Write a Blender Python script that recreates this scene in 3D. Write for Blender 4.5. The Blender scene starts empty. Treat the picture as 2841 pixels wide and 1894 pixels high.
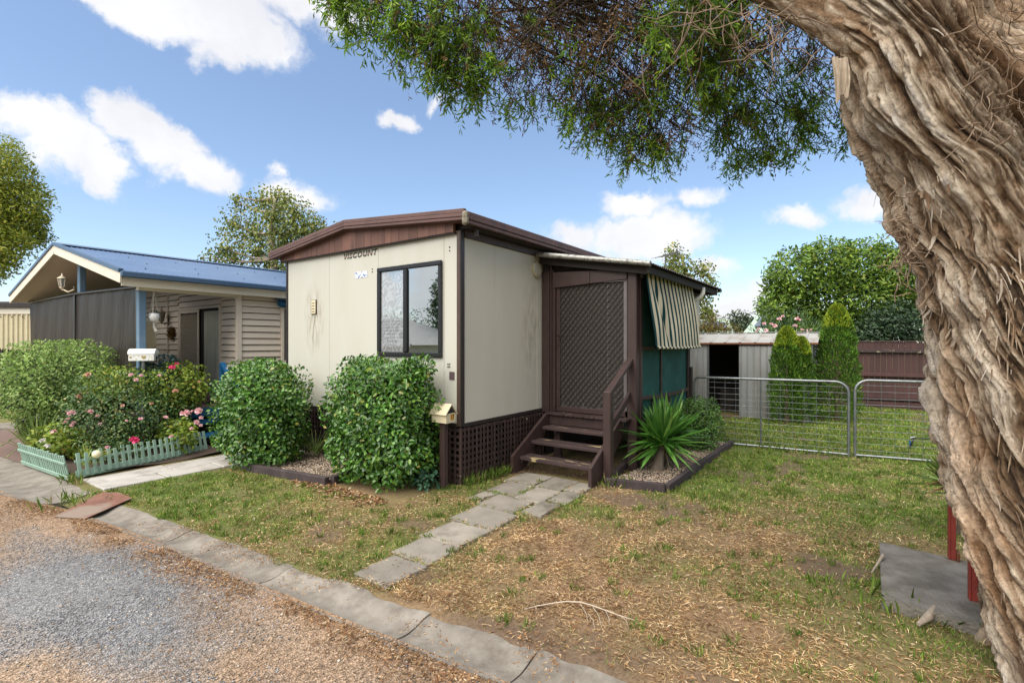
import bpy, math, random
import numpy as np
from mathutils import Vector, Matrix, Euler
random.seed(11); rng = np.random.default_rng(11)
S = bpy.context.scene; COL = S.collection
R = math.radians
# ------------------------------------------------------------------ camera, sky, sun, exposure
# world axes: X runs away from the street along the cream home's side wall, Y runs left along its front wall,
# the home's near corner stands at the origin.  F, CX, CY: the lens in pixels of the photograph.
F, CX, CY = 1380.0, 1420.5, 952.0
CAM = (-4.234, -3.717, 1.60); FW = (0.81529, 0.57905); RT = (0.57905, -0.81529)
cd = bpy.data.cameras.new('camera'); cam = bpy.data.objects.new('camera', cd); COL.objects.link(cam)
cam.location = CAM; cam.rotation_euler = (R(90), 0, math.atan2(FW[1], FW[0]) - R(90))
cd.sensor_width = 36; cd.lens = 36 * F / 2841; cd.shift_y = 5 / 2841; cd.clip_start = 0.05; cd.clip_end = 2000
S.camera = cam
SUN = Vector((-0.56, 0.08, 0.80)).normalized()
sd = bpy.data.lights.new('sun', 'SUN'); sd.energy = 3.4; sd.angle = R(75); sd.color = (1, 0.94, 0.84)
so = bpy.data.objects.new('sun', sd); COL.objects.link(so); so.location = (-10, 8, 20)
so.rotation_euler = SUN.to_track_quat('Z', 'Y').to_euler()
S.view_settings.view_transform = 'Standard'; S.view_settings.look = 'None'
S.view_settings.exposure = 1.08; S.view_settings.gamma = 1.0; S.view_settings.use_curve_mapping = False
S.cycles.max_bounces = 6; S.cycles.transparent_max_bounces = 8; S.cycles.caustics_reflective = False; S.cycles.caustics_refractive = False; S.cycles.use_denoising = True

def cdir(px, py):
    v = Vector((FW[0] + RT[0]*(px-CX)/F, FW[1] + RT[1]*(px-CX)/F, (CY-py)/F)); return v.normalized()
def world():
    w = bpy.data.worlds.new('World'); S.world = w; w.use_nodes = True
    nt = w.node_tree; N = nt.nodes; L = nt.links; N.clear()
    out = N.new('ShaderNodeOutputWorld'); bg = N.new('ShaderNodeBackground'); bg.inputs['Strength'].default_value = 0.100
    sky = N.new('ShaderNodeTexSky'); sky.sky_type = 'NISHITA'; sky.sun_disc = False
    sky.sun_elevation = math.asin(SUN.z); sky.sun_rotation = math.pi/2 - math.atan2(SUN.y, SUN.x)
    sky.air_density = 1.0; sky.dust_density = 0.5; sky.ozone_density = 1.9; sky.altitude = 30
    tc = N.new('ShaderNodeTexCoord')
    n1 = N.new('ShaderNodeTexNoise'); n1.inputs['Scale'].default_value = 9; n1.inputs['Detail'].default_value = 8; n1.inputs['Roughness'].default_value = .62
    L.new(tc.outputs['Generated'], n1.inputs['Vector'])
    sub = N.new('ShaderNodeVectorMath'); sub.operation = 'SUBTRACT'; sub.inputs[1].default_value = (.5, .5, .5); L.new(n1.outputs['Color'], sub.inputs[0])
    mul = N.new('ShaderNodeVectorMath'); mul.operation = 'SCALE'; mul.inputs['Scale'].default_value = .11; L.new(sub.outputs[0], mul.inputs[0])
    add = N.new('ShaderNodeVectorMath'); add.operation = 'ADD'; L.new(tc.outputs['Generated'], add.inputs[0]); L.new(mul.outputs[0], add.inputs[1])
    # cumulus: one soft ellipsoid of directions each (x, y, half width, half height, tilt, weight)
    blobs = [(430,10,300,95,-6,1),(650,70,190,120,0,1),(820,-30,260,90,0,1),(640,160,110,60,10,.75),(300,-10,170,60,-10,.8),
             (110,350,120,85,-5,1),(190,410,125,100,-15,1),(285,470,90,70,-20,1),(370,345,110,90,-5,1),(455,410,115,95,-20,1),(560,490,110,75,-10,.95),
             (1110,337,75,34,-5,.85),(1215,290,35,22,0,.45),(830,540,110,60,-8,.8),(770,465,40,30,0,.5),
             (1765,566,125,50,-4,1),(1800,650,200,80,0,1),(1600,650,120,50,0,.75),(1925,548,85,34,0,.55),(1985,730,90,42,0,.75),
             (2225,600,90,48,4,.75),(2410,560,90,65,20,.8),(2125,830,100,60,0,.8),(2040,862,150,50,0,.85),(1700,760,150,50,0,.55),
             (-350,300,260,110,0,1),(-500,640,220,60,0,.8),(3300,500,260,90,0,1),(3000,760,200,50,0,.8),(1500,-500,330,160,10,1),(400,-420,260,140,0,1),(2600,-350,240,120,0,1)]
    prev = None
    for (px, py, rx, ry, tilt, wt) in blobs:
        c = cdir(px, py); right = Vector((c.y, -c.x, 0)).normalized(); up = right.cross(c).normalized()
        t = R(tilt); a = right*math.cos(t) + up*math.sin(t); b = c.cross(a)*-1; b = up*math.cos(t) - right*math.sin(t)
        m = Matrix((a, c, b)).transposed()          # local x, y, z -> a, c, b
        k = c.dot(Vector((FW[0], FW[1], 0)))
        k = max(k, .35)
        mp = N.new('ShaderNodeMapping'); mp.vector_type = 'TEXTURE'
        mp.inputs['Location'].default_value = c; mp.inputs['Rotation'].default_value = m.to_euler()
        mp.inputs['Scale'].default_value = (1.18*rx/F*k, 3.0, 1.18*ry/F*k)
        L.new(add.outputs[0], mp.inputs['Vector'])
        g = N.new('ShaderNodeTexGradient'); g.gradient_type = 'SPHERICAL'; L.new(mp.outputs[0], g.inputs[0])
        mm = N.new('ShaderNodeMath'); mm.operation = 'MULTIPLY'; mm.inputs[1].default_value = wt; L.new(g.outputs['Fac'], mm.inputs[0])
        if prev is None: prev = mm
        else:
            x = N.new('ShaderNodeMath'); x.operation = 'MAXIMUM'; L.new(prev.outputs[0], x.inputs[0]); L.new(mm.outputs[0], x.inputs[1]); prev = x
    # the rest of the sky, behind the camera, carries the same scattered cumulus
    sp = N.new('ShaderNodeSeparateXYZ'); L.new(tc.outputs['Generated'], sp.inputs[0])
    dotn = N.new('ShaderNodeVectorMath'); dotn.operation = 'DOT_PRODUCT'; dotn.inputs[1].default_value = (-FW[0], -FW[1], 0); L.new(tc.outputs['Generated'], dotn.inputs[0])
    rear = N.new('ShaderNodeMapRange'); rear.inputs[1].default_value = -.35; rear.inputs[2].default_value = .1; L.new(dotn.outputs['Value'], rear.inputs[0])
    n3 = N.new('ShaderNodeTexNoise'); n3.inputs['Scale'].default_value = 2.6; n3.inputs['Detail'].default_value = 4; L.new(add.outputs[0], n3.inputs['Vector'])
    r3 = N.new('ShaderNodeMapRange'); r3.inputs[1].default_value = .40; r3.inputs[2].default_value = .60; L.new(n3.outputs['Fac'], r3.inputs[0])
    rm = N.new('ShaderNodeMath'); rm.operation = 'MULTIPLY'; L.new(r3.outputs[0], rm.inputs[0]); L.new(rear.outputs[0], rm.inputs[1])
    x = N.new('ShaderNodeMath'); x.operation = 'MAXIMUM'; L.new(prev.outputs[0], x.inputs[0]); L.new(rm.outputs[0], x.inputs[1])
    n2 = N.new('ShaderNodeTexNoise'); n2.inputs['Scale'].default_value = 16; n2.inputs['Detail'].default_value = 9; n2.inputs['Roughness'].default_value = .6
    L.new(add.outputs[0], n2.inputs['Vector'])
    ns = N.new('ShaderNodeMath'); ns.operation = 'MULTIPLY_ADD'; ns.inputs[1].default_value = .75; ns.inputs[2].default_value = -.375; L.new(n2.outputs['Fac'], ns.inputs[0])
    sm = N.new('ShaderNodeMath'); sm.operation = 'ADD'; L.new(x.outputs[0], sm.inputs[0]); L.new(ns.outputs[0], sm.inputs[1])
    mr = N.new('ShaderNodeMapRange'); mr.interpolation_type = 'SMOOTHSTEP'; mr.inputs[1].default_value = .13; mr.inputs[2].default_value = .54; mr.inputs[4].default_value = .97
    L.new(sm.outputs[0], mr.inputs[0])
    # body of the clouds: white with faint lilac-grey folds
    n4 = N.new('ShaderNodeTexNoise'); n4.inputs['Scale'].default_value = 7; n4.inputs['Detail'].default_value = 6; L.new(add.outputs[0], n4.inputs['Vector'])
    cr = N.new('ShaderNodeValToRGB'); cr.color_ramp.elements[0].position = .3; cr.color_ramp.elements[1].position = .62
    cr.color_ramp.elements[0].color = (4.1, 4.15, 4.4, 1); cr.color_ramp.elements[1].color = (5.0, 5.0, 5.05, 1)
    L.new(n4.outputs['Fac'], cr.inputs[0])
    # thin high veil that lightens the blue
    veil = N.new('ShaderNodeMixRGB'); veil.inputs[0].default_value = .16; veil.inputs[2].default_value = (2.2, 2.9, 4.2, 1); L.new(sky.outputs[0], veil.inputs[1])
    mx = N.new('ShaderNodeMixRGB'); L.new(mr.outputs[0], mx.inputs[0]); L.new(veil.outputs[0], mx.inputs[1]); L.new(cr.outputs[0], mx.inputs[2])
    L.new(mx.outputs[0], bg.inputs[0]); L.new(bg.outputs[0], out.inputs[0])
world()

# ------------------------------------------------------------------ measuring helpers
def cam_pt(X, D, z): return np.array((CAM[0] + RT[0]*X + FW[0]*D, CAM[1] + RT[1]*X + FW[1]*D, z))
def at(px, py, d): return cam_pt((px-CX)/F*d, d, CAM[2] - (py-CY)*d/F)
def gr(px, py, z=0.): d = (CAM[2]-z)*F/(py-CY); return cam_pt((px-CX)/F*d, d, z)
def onx(px, py, x):
    k = (px-CX)/F; d = (x-CAM[0])/(FW[0]+RT[0]*k); return np.array((x, CAM[1]+d*(FW[1]+RT[1]*k), CAM[2]-(py-CY)*d/F))
def ony(px, py, y):
    k = (px-CX)/F; d = (y-CAM[1])/(FW[1]+RT[1]*k); return np.array((CAM[0]+d*(FW[0]+RT[0]*k), y, CAM[2]-(py-CY)*d/F))
def hsh(a, b, s):
    n = (a*374761393 + b*668265263 + s*1442695041) & 0xffffffff
    n = ((n ^ (n >> 13))*1274126177) & 0xffffffff
    return ((n ^ (n >> 16)) & 0xffff)/65535.0
def vnoise(x, y, s=0, wrap=None):
    x = np.asarray(x, float); y = np.asarray(y, float)
    xi = np.floor(x).astype(np.int64); yi = np.floor(y).astype(np.int64); u = x-xi; v = y-yi
    u = u*u*(3-2*u); v = v*v*(3-2*v); x1 = xi+1
    if wrap: xi = xi % wrap; x1 = x1 % wrap
    return (hsh(xi,yi,s)*(1-u)+hsh(x1,yi,s)*u)*(1-v) + (hsh(xi,yi+1,s)*(1-u)+hsh(x1,yi+1,s)*u)*v
def fbm(x, y, s=0, o=4):
    r = 0; a = .5; t = 0
    for i in range(o): r = r + a*vnoise(np.asarray(x)*2**i, np.asarray(y)*2**i, s+i); t += a; a *= .5
    return r/t

# ------------------------------------------------------------------ materials
MATS = {}
def nodes(name):
    m = bpy.data.materials.new(name); m.use_nodes = True; nt = m.node_tree
    MATS[name] = m; return m, nt.nodes, nt.links, nt.nodes['Principled BSDF']
def ramp(N, cols):
    cr = N.new('ShaderNodeValToRGB'); e = cr.color_ramp.elements
    while len(e) < len(cols): e.new(.5)
    for el, (p, c) in zip(e, cols): el.position = p; el.color = (*c, 1)
    return cr
def mat(name, c1, c2=None, scale=6, rough=.6, metal=0, bump=0, bscale=60, dirt=None, dscale=3, dlo=.55, dhi=.75, stretch=(1,1,1), spec=.4, rand=0., damt=1., bdist=.004, detail=6):
    m, N, L, P = nodes(name)
    tc = N.new('ShaderNodeTexCoord'); oi = N.new('ShaderNodeObjectInfo')
    k = N.new('ShaderNodeMath'); k.operation = 'MULTIPLY'; k.inputs[1].default_value = 61.7; L.new(oi.outputs['Random'], k.inputs[0])
    ad = N.new('ShaderNodeVectorMath'); ad.operation = 'ADD'; L.new(tc.outputs['Object'], ad.inputs[0]); L.new(k.outputs[0], ad.inputs[1])
    mp = N.new('ShaderNodeMapping'); mp.inputs['Scale'].default_value = stretch; L.new(ad.outputs[0], mp.inputs[0])
    n = N.new('ShaderNodeTexNoise'); n.inputs['Scale'].default_value = scale; n.inputs['Detail'].default_value = detail; L.new(mp.outputs[0], n.inputs['Vector'])
    c2 = c2 or tuple(v*.8 for v in c1)
    cr = ramp(N, [(.3, c1), (.7, c2)]); L.new(n.outputs['Fac'], cr.inputs[0]); col = cr.outputs[0]
    if dirt:
        n2 = N.new('ShaderNodeTexNoise'); n2.inputs['Scale'].default_value = dscale; n2.inputs['Detail'].default_value = 9; n2.inputs['Roughness'].default_value = .65; L.new(mp.outputs[0], n2.inputs['Vector'])
        mr = N.new('ShaderNodeMapRange'); mr.inputs[1].default_value = dlo; mr.inputs[2].default_value = dhi; mr.inputs[4].default_value = damt; L.new(n2.outputs['Fac'], mr.inputs[0])
        mx = N.new('ShaderNodeMixRGB'); mx.inputs[2].default_value = (*dirt, 1); L.new(mr.outputs[0], mx.inputs[0]); L.new(col, mx.inputs[1]); col = mx.outputs[0]
    if rand:
        hv = N.new('ShaderNodeHueSaturation'); mr = N.new('ShaderNodeMapRange'); mr.inputs[3].default_value = 1-rand; mr.inputs[4].default_value = 1+rand
        L.new(oi.outputs['Random'], mr.inputs[0]); L.new(mr.outputs[0], hv.inputs['Value']); L.new(col, hv.inputs['Color']); col = hv.outputs[0]
    L.new(col, P.inputs['Base Color']); P.inputs['Roughness'].default_value = rough; P.inputs['Metallic'].default_value = metal; P.inputs['Specular IOR Level'].default_value = spec
    if bump:
        nb = N.new('ShaderNodeTexNoise'); nb.inputs['Scale'].default_value = bscale; nb.inputs['Detail'].default_value = 5; L.new(mp.outputs[0], nb.inputs['Vector'])
        b = N.new('ShaderNodeBump'); b.inputs['Strength'].default_value = bump; b.inputs['Distance'].default_value = bdist; L.new(nb.outputs['Fac'], b.inputs['Height']); L.new(b.outputs[0], P.inputs['Normal'])
    return m
def leafmat(name, cols, rough=.5, trans=.3, spec=.4):
    m, N, L, P = nodes(name)
    g = N.new('ShaderNodeNewGeometry'); cr = ramp(N, cols); L.new(g.outputs['Random Per Island'], cr.inputs[0])
    tc = N.new('ShaderNodeTexCoord'); n = N.new('ShaderNodeTexNoise'); n.inputs['Scale'].default_value = 3.5; L.new(tc.outputs['Object'], n.inputs['Vector'])
    hv = N.new('ShaderNodeHueSaturation'); mr = N.new('ShaderNodeMapRange'); mr.inputs[1].default_value = .3; mr.inputs[2].default_value = .7; mr.inputs[3].default_value = .62; mr.inputs[4].default_value = 1.32
    L.new(n.outputs['Fac'], mr.inputs[0]); L.new(mr.outputs[0], hv.inputs['Value']); L.new(cr.outputs[0], hv.inputs['Color'])
    L.new(hv.outputs[0], P.inputs['Base Color']); P.inputs['Roughness'].default_value = rough; P.inputs['Specular IOR Level'].default_value = spec
    if trans:
        t = N.new('ShaderNodeBsdfTranslucent'); L.new(hv.outputs[0], t.inputs[0]); mx = N.new('ShaderNodeMixShader'); mx.inputs[0].default_value = trans
        L.new(P.outputs[0], mx.inputs[1]); L.new(t.outputs[0], mx.inputs[2]); L.new(mx.outputs[0], N['Material Output'].inputs[0])
    return m

# ------------------------------------------------------------------ mesh helpers
WLOC = {}
def tag(o, label=None, cat=None, group=None, kind=None):
    for k, v in (('label', label), ('category', cat), ('group', group), ('kind', kind)):
        if v: o[k] = v
    return o
def root(name, loc, label, cat, group=None):
    o = bpy.data.objects.new(name, None); COL.objects.link(o); o.location = loc; o.empty_display_size = .1; WLOC[o] = np.array(loc, float)
    return tag(o, label, cat, group)
def place(o, w, parent):
    w = np.array(w, float); WLOC[o] = w
    if parent is not None: o.parent = parent; o.location = w - WLOC[parent]
    else: o.location = w
def link(name, me, w, parent=None, m=None):
    o = bpy.data.objects.new(name, me); COL.objects.link(o)
    if m is not None and not me.materials: me.materials.append(m)
    place(o, w, parent); return o
def inst(src, w, parent, rot=None):
    o = src.copy(); COL.objects.link(o); o.parent = None; place(o, w, parent)
    if rot: o.rotation_euler = rot
    for k in ('label', 'category', 'group'):
        if k in o: del o[k]
    return o
def fast(name, V, Fc, m=None, parent=None, smooth=False, uv=None, origin=None, col=None):
    V = np.asarray(V, np.float32); Fc = np.asarray(Fc, np.int32); k = Fc.shape[1]
    c = (V.min(0)+V.max(0))/2 if origin is None else np.array(origin, float)
    me = bpy.data.meshes.new(name); me.vertices.add(len(V)); me.vertices.foreach_set('co', (V-c.astype(np.float32)).ravel())
    me.loops.add(Fc.size); me.loops.foreach_set('vertex_index', Fc.ravel()); me.polygons.add(len(Fc))
    me.polygons.foreach_set('loop_start', np.arange(0, Fc.size, k, dtype=np.int32))
    if smooth: me.polygons.foreach_set('use_smooth', np.ones(len(Fc), bool))
    me.update(calc_edges=True)
    if uv is not None: me.uv_layers.new(name='UVMap').data.foreach_set('uv', np.asarray(uv, np.float32)[Fc.ravel()].ravel())
    if col is not None:
        a = me.color_attributes.new('cover', 'FLOAT_COLOR', 'POINT'); a.data.foreach_set('color', np.asarray(col, np.float32).ravel())
    return link(name, me, c, parent, m)
class MB:
    def __init__(s): s.v = []; s.f = []; s.sm = []
    def add(s, vs, fs, sm=False):
        n = len(s.v); s.v += [tuple(map(float, v)) for v in vs]; s.f += [tuple(i+n for i in f) for f in fs]; s.sm += [sm]*len(fs); return s
    def hexa(s, p): return s.add(p, [(0,3,2,1),(4,5,6,7),(0,1,5,4),(1,2,6,5),(2,3,7,6),(3,0,4,7)])
    def box(s, x0, x1, y0, y1, z0, z1, b=0.004):
        h = min(abs(x1-x0), abs(y1-y0), abs(z1-z0)); b = min(b, h*.3)
        c = ((x0+x1)/2, (y0+y1)/2, (z0+z1)/2); e = (abs(x1-x0)/2, abs(y1-y0)/2, abs(z1-z0)/2)
        return s.obox(c, (1,0,0), (0,1,0), (0,0,1), e, b)
    def obox(s, c, a1, a2, a3, e, b=.004):
        A = [np.array(a, float) for a in (a1, a2, a3)]; c = np.array(c, float); b = min(b, min(e)*.6)
        if b <= .0005:
            P = lambda x, y, z: c+A[0]*e[0]*x+A[1]*e[1]*y+A[2]*e[2]*z
            return s.hexa([P(-1,-1,-1),P(1,-1,-1),P(1,1,-1),P(-1,1,-1),P(-1,-1,1),P(1,-1,1),P(1,1,1),P(-1,1,1)])
        idx = {}; vs = []
        for sx in (-1, 1):
            for sy in (-1, 1):
                for sz in (-1, 1):
                    for ax in range(3):
                        q = [sx*e[0], sy*e[1], sz*e[2]]
                        for o in range(3):
                            if o != ax: q[o] -= (sx, sy, sz)[o]*b
                        idx[(sx,sy,sz,ax)] = len(vs); vs.append(c+A[0]*q[0]+A[1]*q[1]+A[2]*q[2])
        fs = []
        for ax in range(3):
            o1, o2 = (ax+1)%3, (ax+2)%3
            for sg in (-1, 1):
                q = []
                for (u, w) in ((-1,-1),(1,-1),(1,1),(-1,1)):
                    t = [0,0,0]; t[ax] = sg; t[o1] = u; t[o2] = w; q.append(idx[(*t, ax)])
                fs.append(q if sg > 0 else q[::-1])
            for u in (-1, 1):        # edges parallel to ax
                for w in (-1, 1):
                    t0 = [0,0,0]; t0[o1] = u; t0[o2] = w; t1 = t0[:]; t0[ax] = -1; t1[ax] = 1
                    q = [idx[(*t0,o1)], idx[(*t1,o1)], idx[(*t1,o2)], idx[(*t0,o2)]]
                    fs.append(q if u*w < 0 else q[::-1])
        for sx in (-1, 1):
            for sy in (-1, 1):
                for sz in (-1, 1):
                    q = [idx[(sx,sy,sz,0)], idx[(sx,sy,sz,1)], idx[(sx,sy,sz,2)]]; fs.append(q if sx*sy*sz > 0 else q[::-1])
        return s.add(vs, fs)
    def beam(s, p, q, w, h, up=(0,0,1), b=.004):
        p = np.array(p, float); q = np.array(q, float); d = q-p; l = np.linalg.norm(d); d /= l
        u = np.array(up, float); r = np.cross(d, u); r /= np.linalg.norm(r); u = np.cross(r, d)
        return s.obox((p+q)/2, d, r, u, (l/2, w/2, h/2), b)
    def tube(s, pts, r, n=8, cap=True):
        pts = [np.array(p, float) for p in pts]; k = len(pts); rr = r if hasattr(r, '__len__') else [r]*k; vs = []; fs = []
        ref = np.array((0,0,1.)); 
        for i, p in enumerate(pts):
            d = pts[min(i+1,k-1)]-pts[max(i-1,0)]; d = d/(np.linalg.norm(d)+1e-9)
            if abs(d@ref) > .95: ref = np.array((1.,0,0)) if abs(d[0]) < .9 else np.array((0,1.,0))
            a = np.cross(d, ref); a /= np.linalg.norm(a); b = np.cross(d, a)
            for j in range(n): t = 2*math.pi*j/n; vs.append(p+rr[i]*(a*math.cos(t)+b*math.sin(t)))
        for i in range(k-1):
            for j in range(n): fs.append((i*n+j, i*n+(j+1)%n, (i+1)*n+(j+1)%n, (i+1)*n+j))
        s.add(vs, fs, True)
        if cap: s.add(vs[:n], [tuple(range(n))]); s.add(vs[-n:], [tuple(range(n))[::-1]])
        return s
    def prism(s, poly, d):
        d = np.array(d, float); a = [np.array(p, float) for p in poly]; n = len(a); vs = a+[p+d for p in a]
        return s.add(vs, [tuple(range(n))[::-1], tuple(range(n, 2*n))]+[(i, (i+1)%n, n+(i+1)%n, n+i) for i in range(n)])
    def grid(s, fn, nu, nv, sm=True):
        vs = [fn(i/nu, j/nv) for i in range(nu+1) for j in range(nv+1)]
        return s.add(vs, [(i*(nv+1)+j, (i+1)*(nv+1)+j, (i+1)*(nv+1)+j+1, i*(nv+1)+j+1) for i in range(nu) for j in range(nv)], sm)
    def lathe(s, prof, c, n=12):
        c = np.array(c, float); vs = [c+(r*math.cos(2*math.pi*j/n), r*math.sin(2*math.pi*j/n), z) for r, z in prof for j in range(n)]
        return s.add(vs, [(i*n+j, i*n+(j+1)%n, (i+1)*n+(j+1)%n, (i+1)*n+j) for i in range(len(prof)-1) for j in range(n)], True)
    def build(s, name, m, parent=None, kind=None, label=None, cat=None, group=None):
        V = np.array(s.v); c = (V.min(0)+V.max(0))/2; me = bpy.data.meshes.new(name); me.from_pydata((V-c).tolist(), [], s.f)
        if any(s.sm): me.polygons.foreach_set('use_smooth', s.sm)
        me.update(); o = link(name, me, c, parent, m); return tag(o, label, cat, group, kind)
def bx(name, m, parent, x0, x1, y0, y1, z0, z1, b=.004, **k): return MB().box(x0,x1,y0,y1,z0,z1,b).build(name, m, parent, **k)

# leaf clouds -------------------------------------------------------
DIAMOND = (np.array([(0,0,0),(.5,-.5,.07),(1,0,-.06),(.5,.5,.07)]), np.array([(0,1,2),(0,2,3)]))
OVAL = (np.array([(0,0,0),(.3,-.42,.06),(.75,-.38,.04),(1,0,-.1),(.75,.38,.04),(.3,.42,.06)]), np.array([(0,1,2,3),(0,3,4,5)]))
BLADE = (np.array([(0,-.5,0),(0,.5,0),(.55,.3,.0),(1,0,-.12),(.55,-.3,.0)]), None)
def unit(a): return a/(np.linalg.norm(a, axis=-1, keepdims=True)+1e-9)
def leaves(name, P, A, Nn, Ln, Wd, m, parent=None, tpl=DIAMOND, smooth=False, **k):
    n = len(P); A = unit(A); B = unit(np.cross(Nn, A)); C = np.cross(A, B); T, Fc = tpl
    Ln = np.broadcast_to(Ln, n)[:,None,None]; Wd = np.broadcast_to(Wd, n)[:,None,None]
    V = P[:,None,:] + Ln*T[None,:,0:1]*A[:,None,:] + Wd*T[None,:,1:2]*B[:,None,:] + Ln*T[None,:,2:3]*C[:,None,:]
    FF = (Fc[None]+ (np.arange(n)*len(T))[:,None,None]).reshape(-1, Fc.shape[1])
    return tag(fast(name, V.reshape(-1,3), FF, m, parent, smooth), **k)
def rdir(n):
    v = rng.normal(size=(n,3)); return unit(v)
def cloudpts(n, c, r, shell=.4, power=2.4, lump=.16, freq=4., seed=0, zmin=0.03):
    d = rdir(n); rad = 1/((np.abs(d)**power).sum(1)**(1/power)); ph = np.random.default_rng(seed).uniform(0, 6.28, (6,3))
    q = sum(np.sin(freq*(1+.35*i)*d[:,i%3]+ph[i,0]+2.3*d[:,(i+1)%3])*np.cos(freq*d[:,(i+2)%3]+ph[i,1]) for i in range(6))/6
    t = 1-shell*rng.random(n)**1.6
    p = np.array(c)+d*(rad*(1+lump*q*2.2)*t)[:,None]*np.array(r); nn = unit(d/np.array(r))
    keep = p[:,2] > zmin; return p[keep], nn[keep]
def bush(name, c, r, n, ln, wd, m, parent, tpl=OVAL, up=.5, jit=.7, shell=.35, lump=.16, freq=4., seed=0, power=2.4, droop=0., zmin=.03):
    p, nn = cloudpts(n, c, r, shell, power, lump, freq, seed, zmin); k = len(p)
    nrm = unit(nn+np.array((0,0,up))+jit*rdir(k)); ax = unit(np.cross(nrm, rdir(k))+nn*.5+np.array((0,0,-droop)))
    return leaves(name, p, ax, nrm, ln*rng.uniform(.7,1.25,k), wd*rng.uniform(.75,1.2,k), m, parent, tpl)
def stems(name, base, tips, m, parent, r0=.012, r1=.003, bow=.15, n=5):
    b = MB()
    for t in tips:
        t = np.array(t, float); s0 = np.array(base, float)+rng.normal(0, .03, 3)*(1,1,0); mid = (s0+t)/2+rng.normal(0, bow*.4, 3); mid[2] = max(mid[2], s0[2]+.02)
        b.tube([s0, s0*.45+mid*.55+(0,0,.02), mid*.6+t*.4, t], [r0, r0*.8, r0*.5, r1], n, False)
    return b.build(name, m, parent, kind='stuff')
# ------------------------------------------------------------------ palette
m_brown = mat('brown paint', (.052,.030,.027), (.038,.022,.020), 7, .5, bump=.25, bscale=90, dirt=(.16,.12,.09), dscale=14, dlo=.66, dhi=.72, damt=.5, rand=.12)
m_brownold = mat('weathered brown paint', (.050,.028,.026), (.032,.019,.018), 9, .65, bump=.5, bscale=60, dirt=(.33,.27,.19), dscale=9, dlo=.60, dhi=.65, rand=.18, stretch=(1,1,1))
m_lattice = mat('lattice paint', (.045,.026,.022), (.030,.018,.016), 9, .65, bump=.5, dirt=(.30,.24,.18), dscale=17, dlo=.645, dhi=.68, rand=.3)
m_tread = mat('tread paint', (.060,.036,.034), (.040,.025,.025), 5, .7, bump=.6, bscale=40, dirt=(.42,.33,.17), dscale=4.5, dlo=.585, dhi=.61, stretch=(3.2,.55,1), rand=.1)
m_roofbrown = mat('roof strip brown', (.125,.066,.054), (.085,.045,.038), 3, .5, bump=.15, dirt=(.05,.03,.026), dscale=5, dlo=.5, dhi=.75, stretch=(1,.35,1), rand=.05)
m_gable = mat('gable board brown', (.105,.048,.035), (.145,.070,.048), 4, .6, bump=.4, bscale=50, dirt=(.04,.022,.02), dscale=6, dlo=.55, dhi=.75, stretch=(1,1,.4), rand=.25)
m_trim = mat('dark trim', (.033,.025,.022), (.022,.018,.018), 8, .4)
m_trimfront = mat('bronze trim', (.085,.055,.042), (.06,.04,.032), 5, .4)
m_black = mat('black frame', (.012,.012,.013), (.008,.008,.009), 8, .35, spec=.5)
m_galv = mat('galvanised steel', (.27,.285,.29), (.19,.205,.21), 14, .42, metal=.85, dirt=(.17,.17,.16), dscale=7, bump=.1)
m_zinc = mat('old zinc sheet', (.36,.37,.37), (.27,.28,.28), 3, .5, metal=.55, dirt=(.22,.19,.15), dscale=2.2, dlo=.5, dhi=.8, stretch=(1,1,.3))
m_rust = mat('rust', (.16,.055,.022), (.10,.04,.02), 20, .8, bump=.4)
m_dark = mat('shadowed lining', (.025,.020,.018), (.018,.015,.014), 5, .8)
m_conc = mat('concrete', (.25,.225,.19), (.175,.155,.13), 6, .88, bump=.6, bscale=130, dirt=(.10,.082,.064), dscale=7, dlo=.42, dhi=.68, rand=.08, damt=.75)
m_slab = mat('dark concrete', (.215,.195,.165), (.13,.118,.098), 9, .9, bump=1, bscale=60, bdist=.012, dirt=(.09,.078,.06), dscale=5, dlo=.45, dhi=.7)
m_paver = mat('paver', (.27,.24,.20), (.20,.178,.148), 5, .9, bump=.7, bscale=140, dirt=(.10,.085,.065), dscale=3, dlo=.5, dhi=.72, rand=.15)
m_palepaver = mat('pale paver', (.40,.375,.345), (.33,.31,.285), 3, .88, bump=.5, bscale=140, dirt=(.20,.18,.15), dscale=3, dlo=.52, dhi=.75, rand=.06)
m_cream = mat('cream paint', (.60,.53,.36), (.55,.48,.33), 3, .5, bump=.1, dirt=(.40,.33,.2), dscale=6, dlo=.6, dhi=.75)
m_creamtrim = mat('cream trim', (.66,.61,.50), (.60,.55,.45), 3, .5, dirt=(.38,.33,.26), dscale=5, dlo=.62, dhi=.8)
m_white = mat('white enamel', (.78,.78,.76), (.72,.72,.70), 3, .35)
m_gold = mat('gold print', (.42,.33,.13), None, 9, .5)
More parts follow.
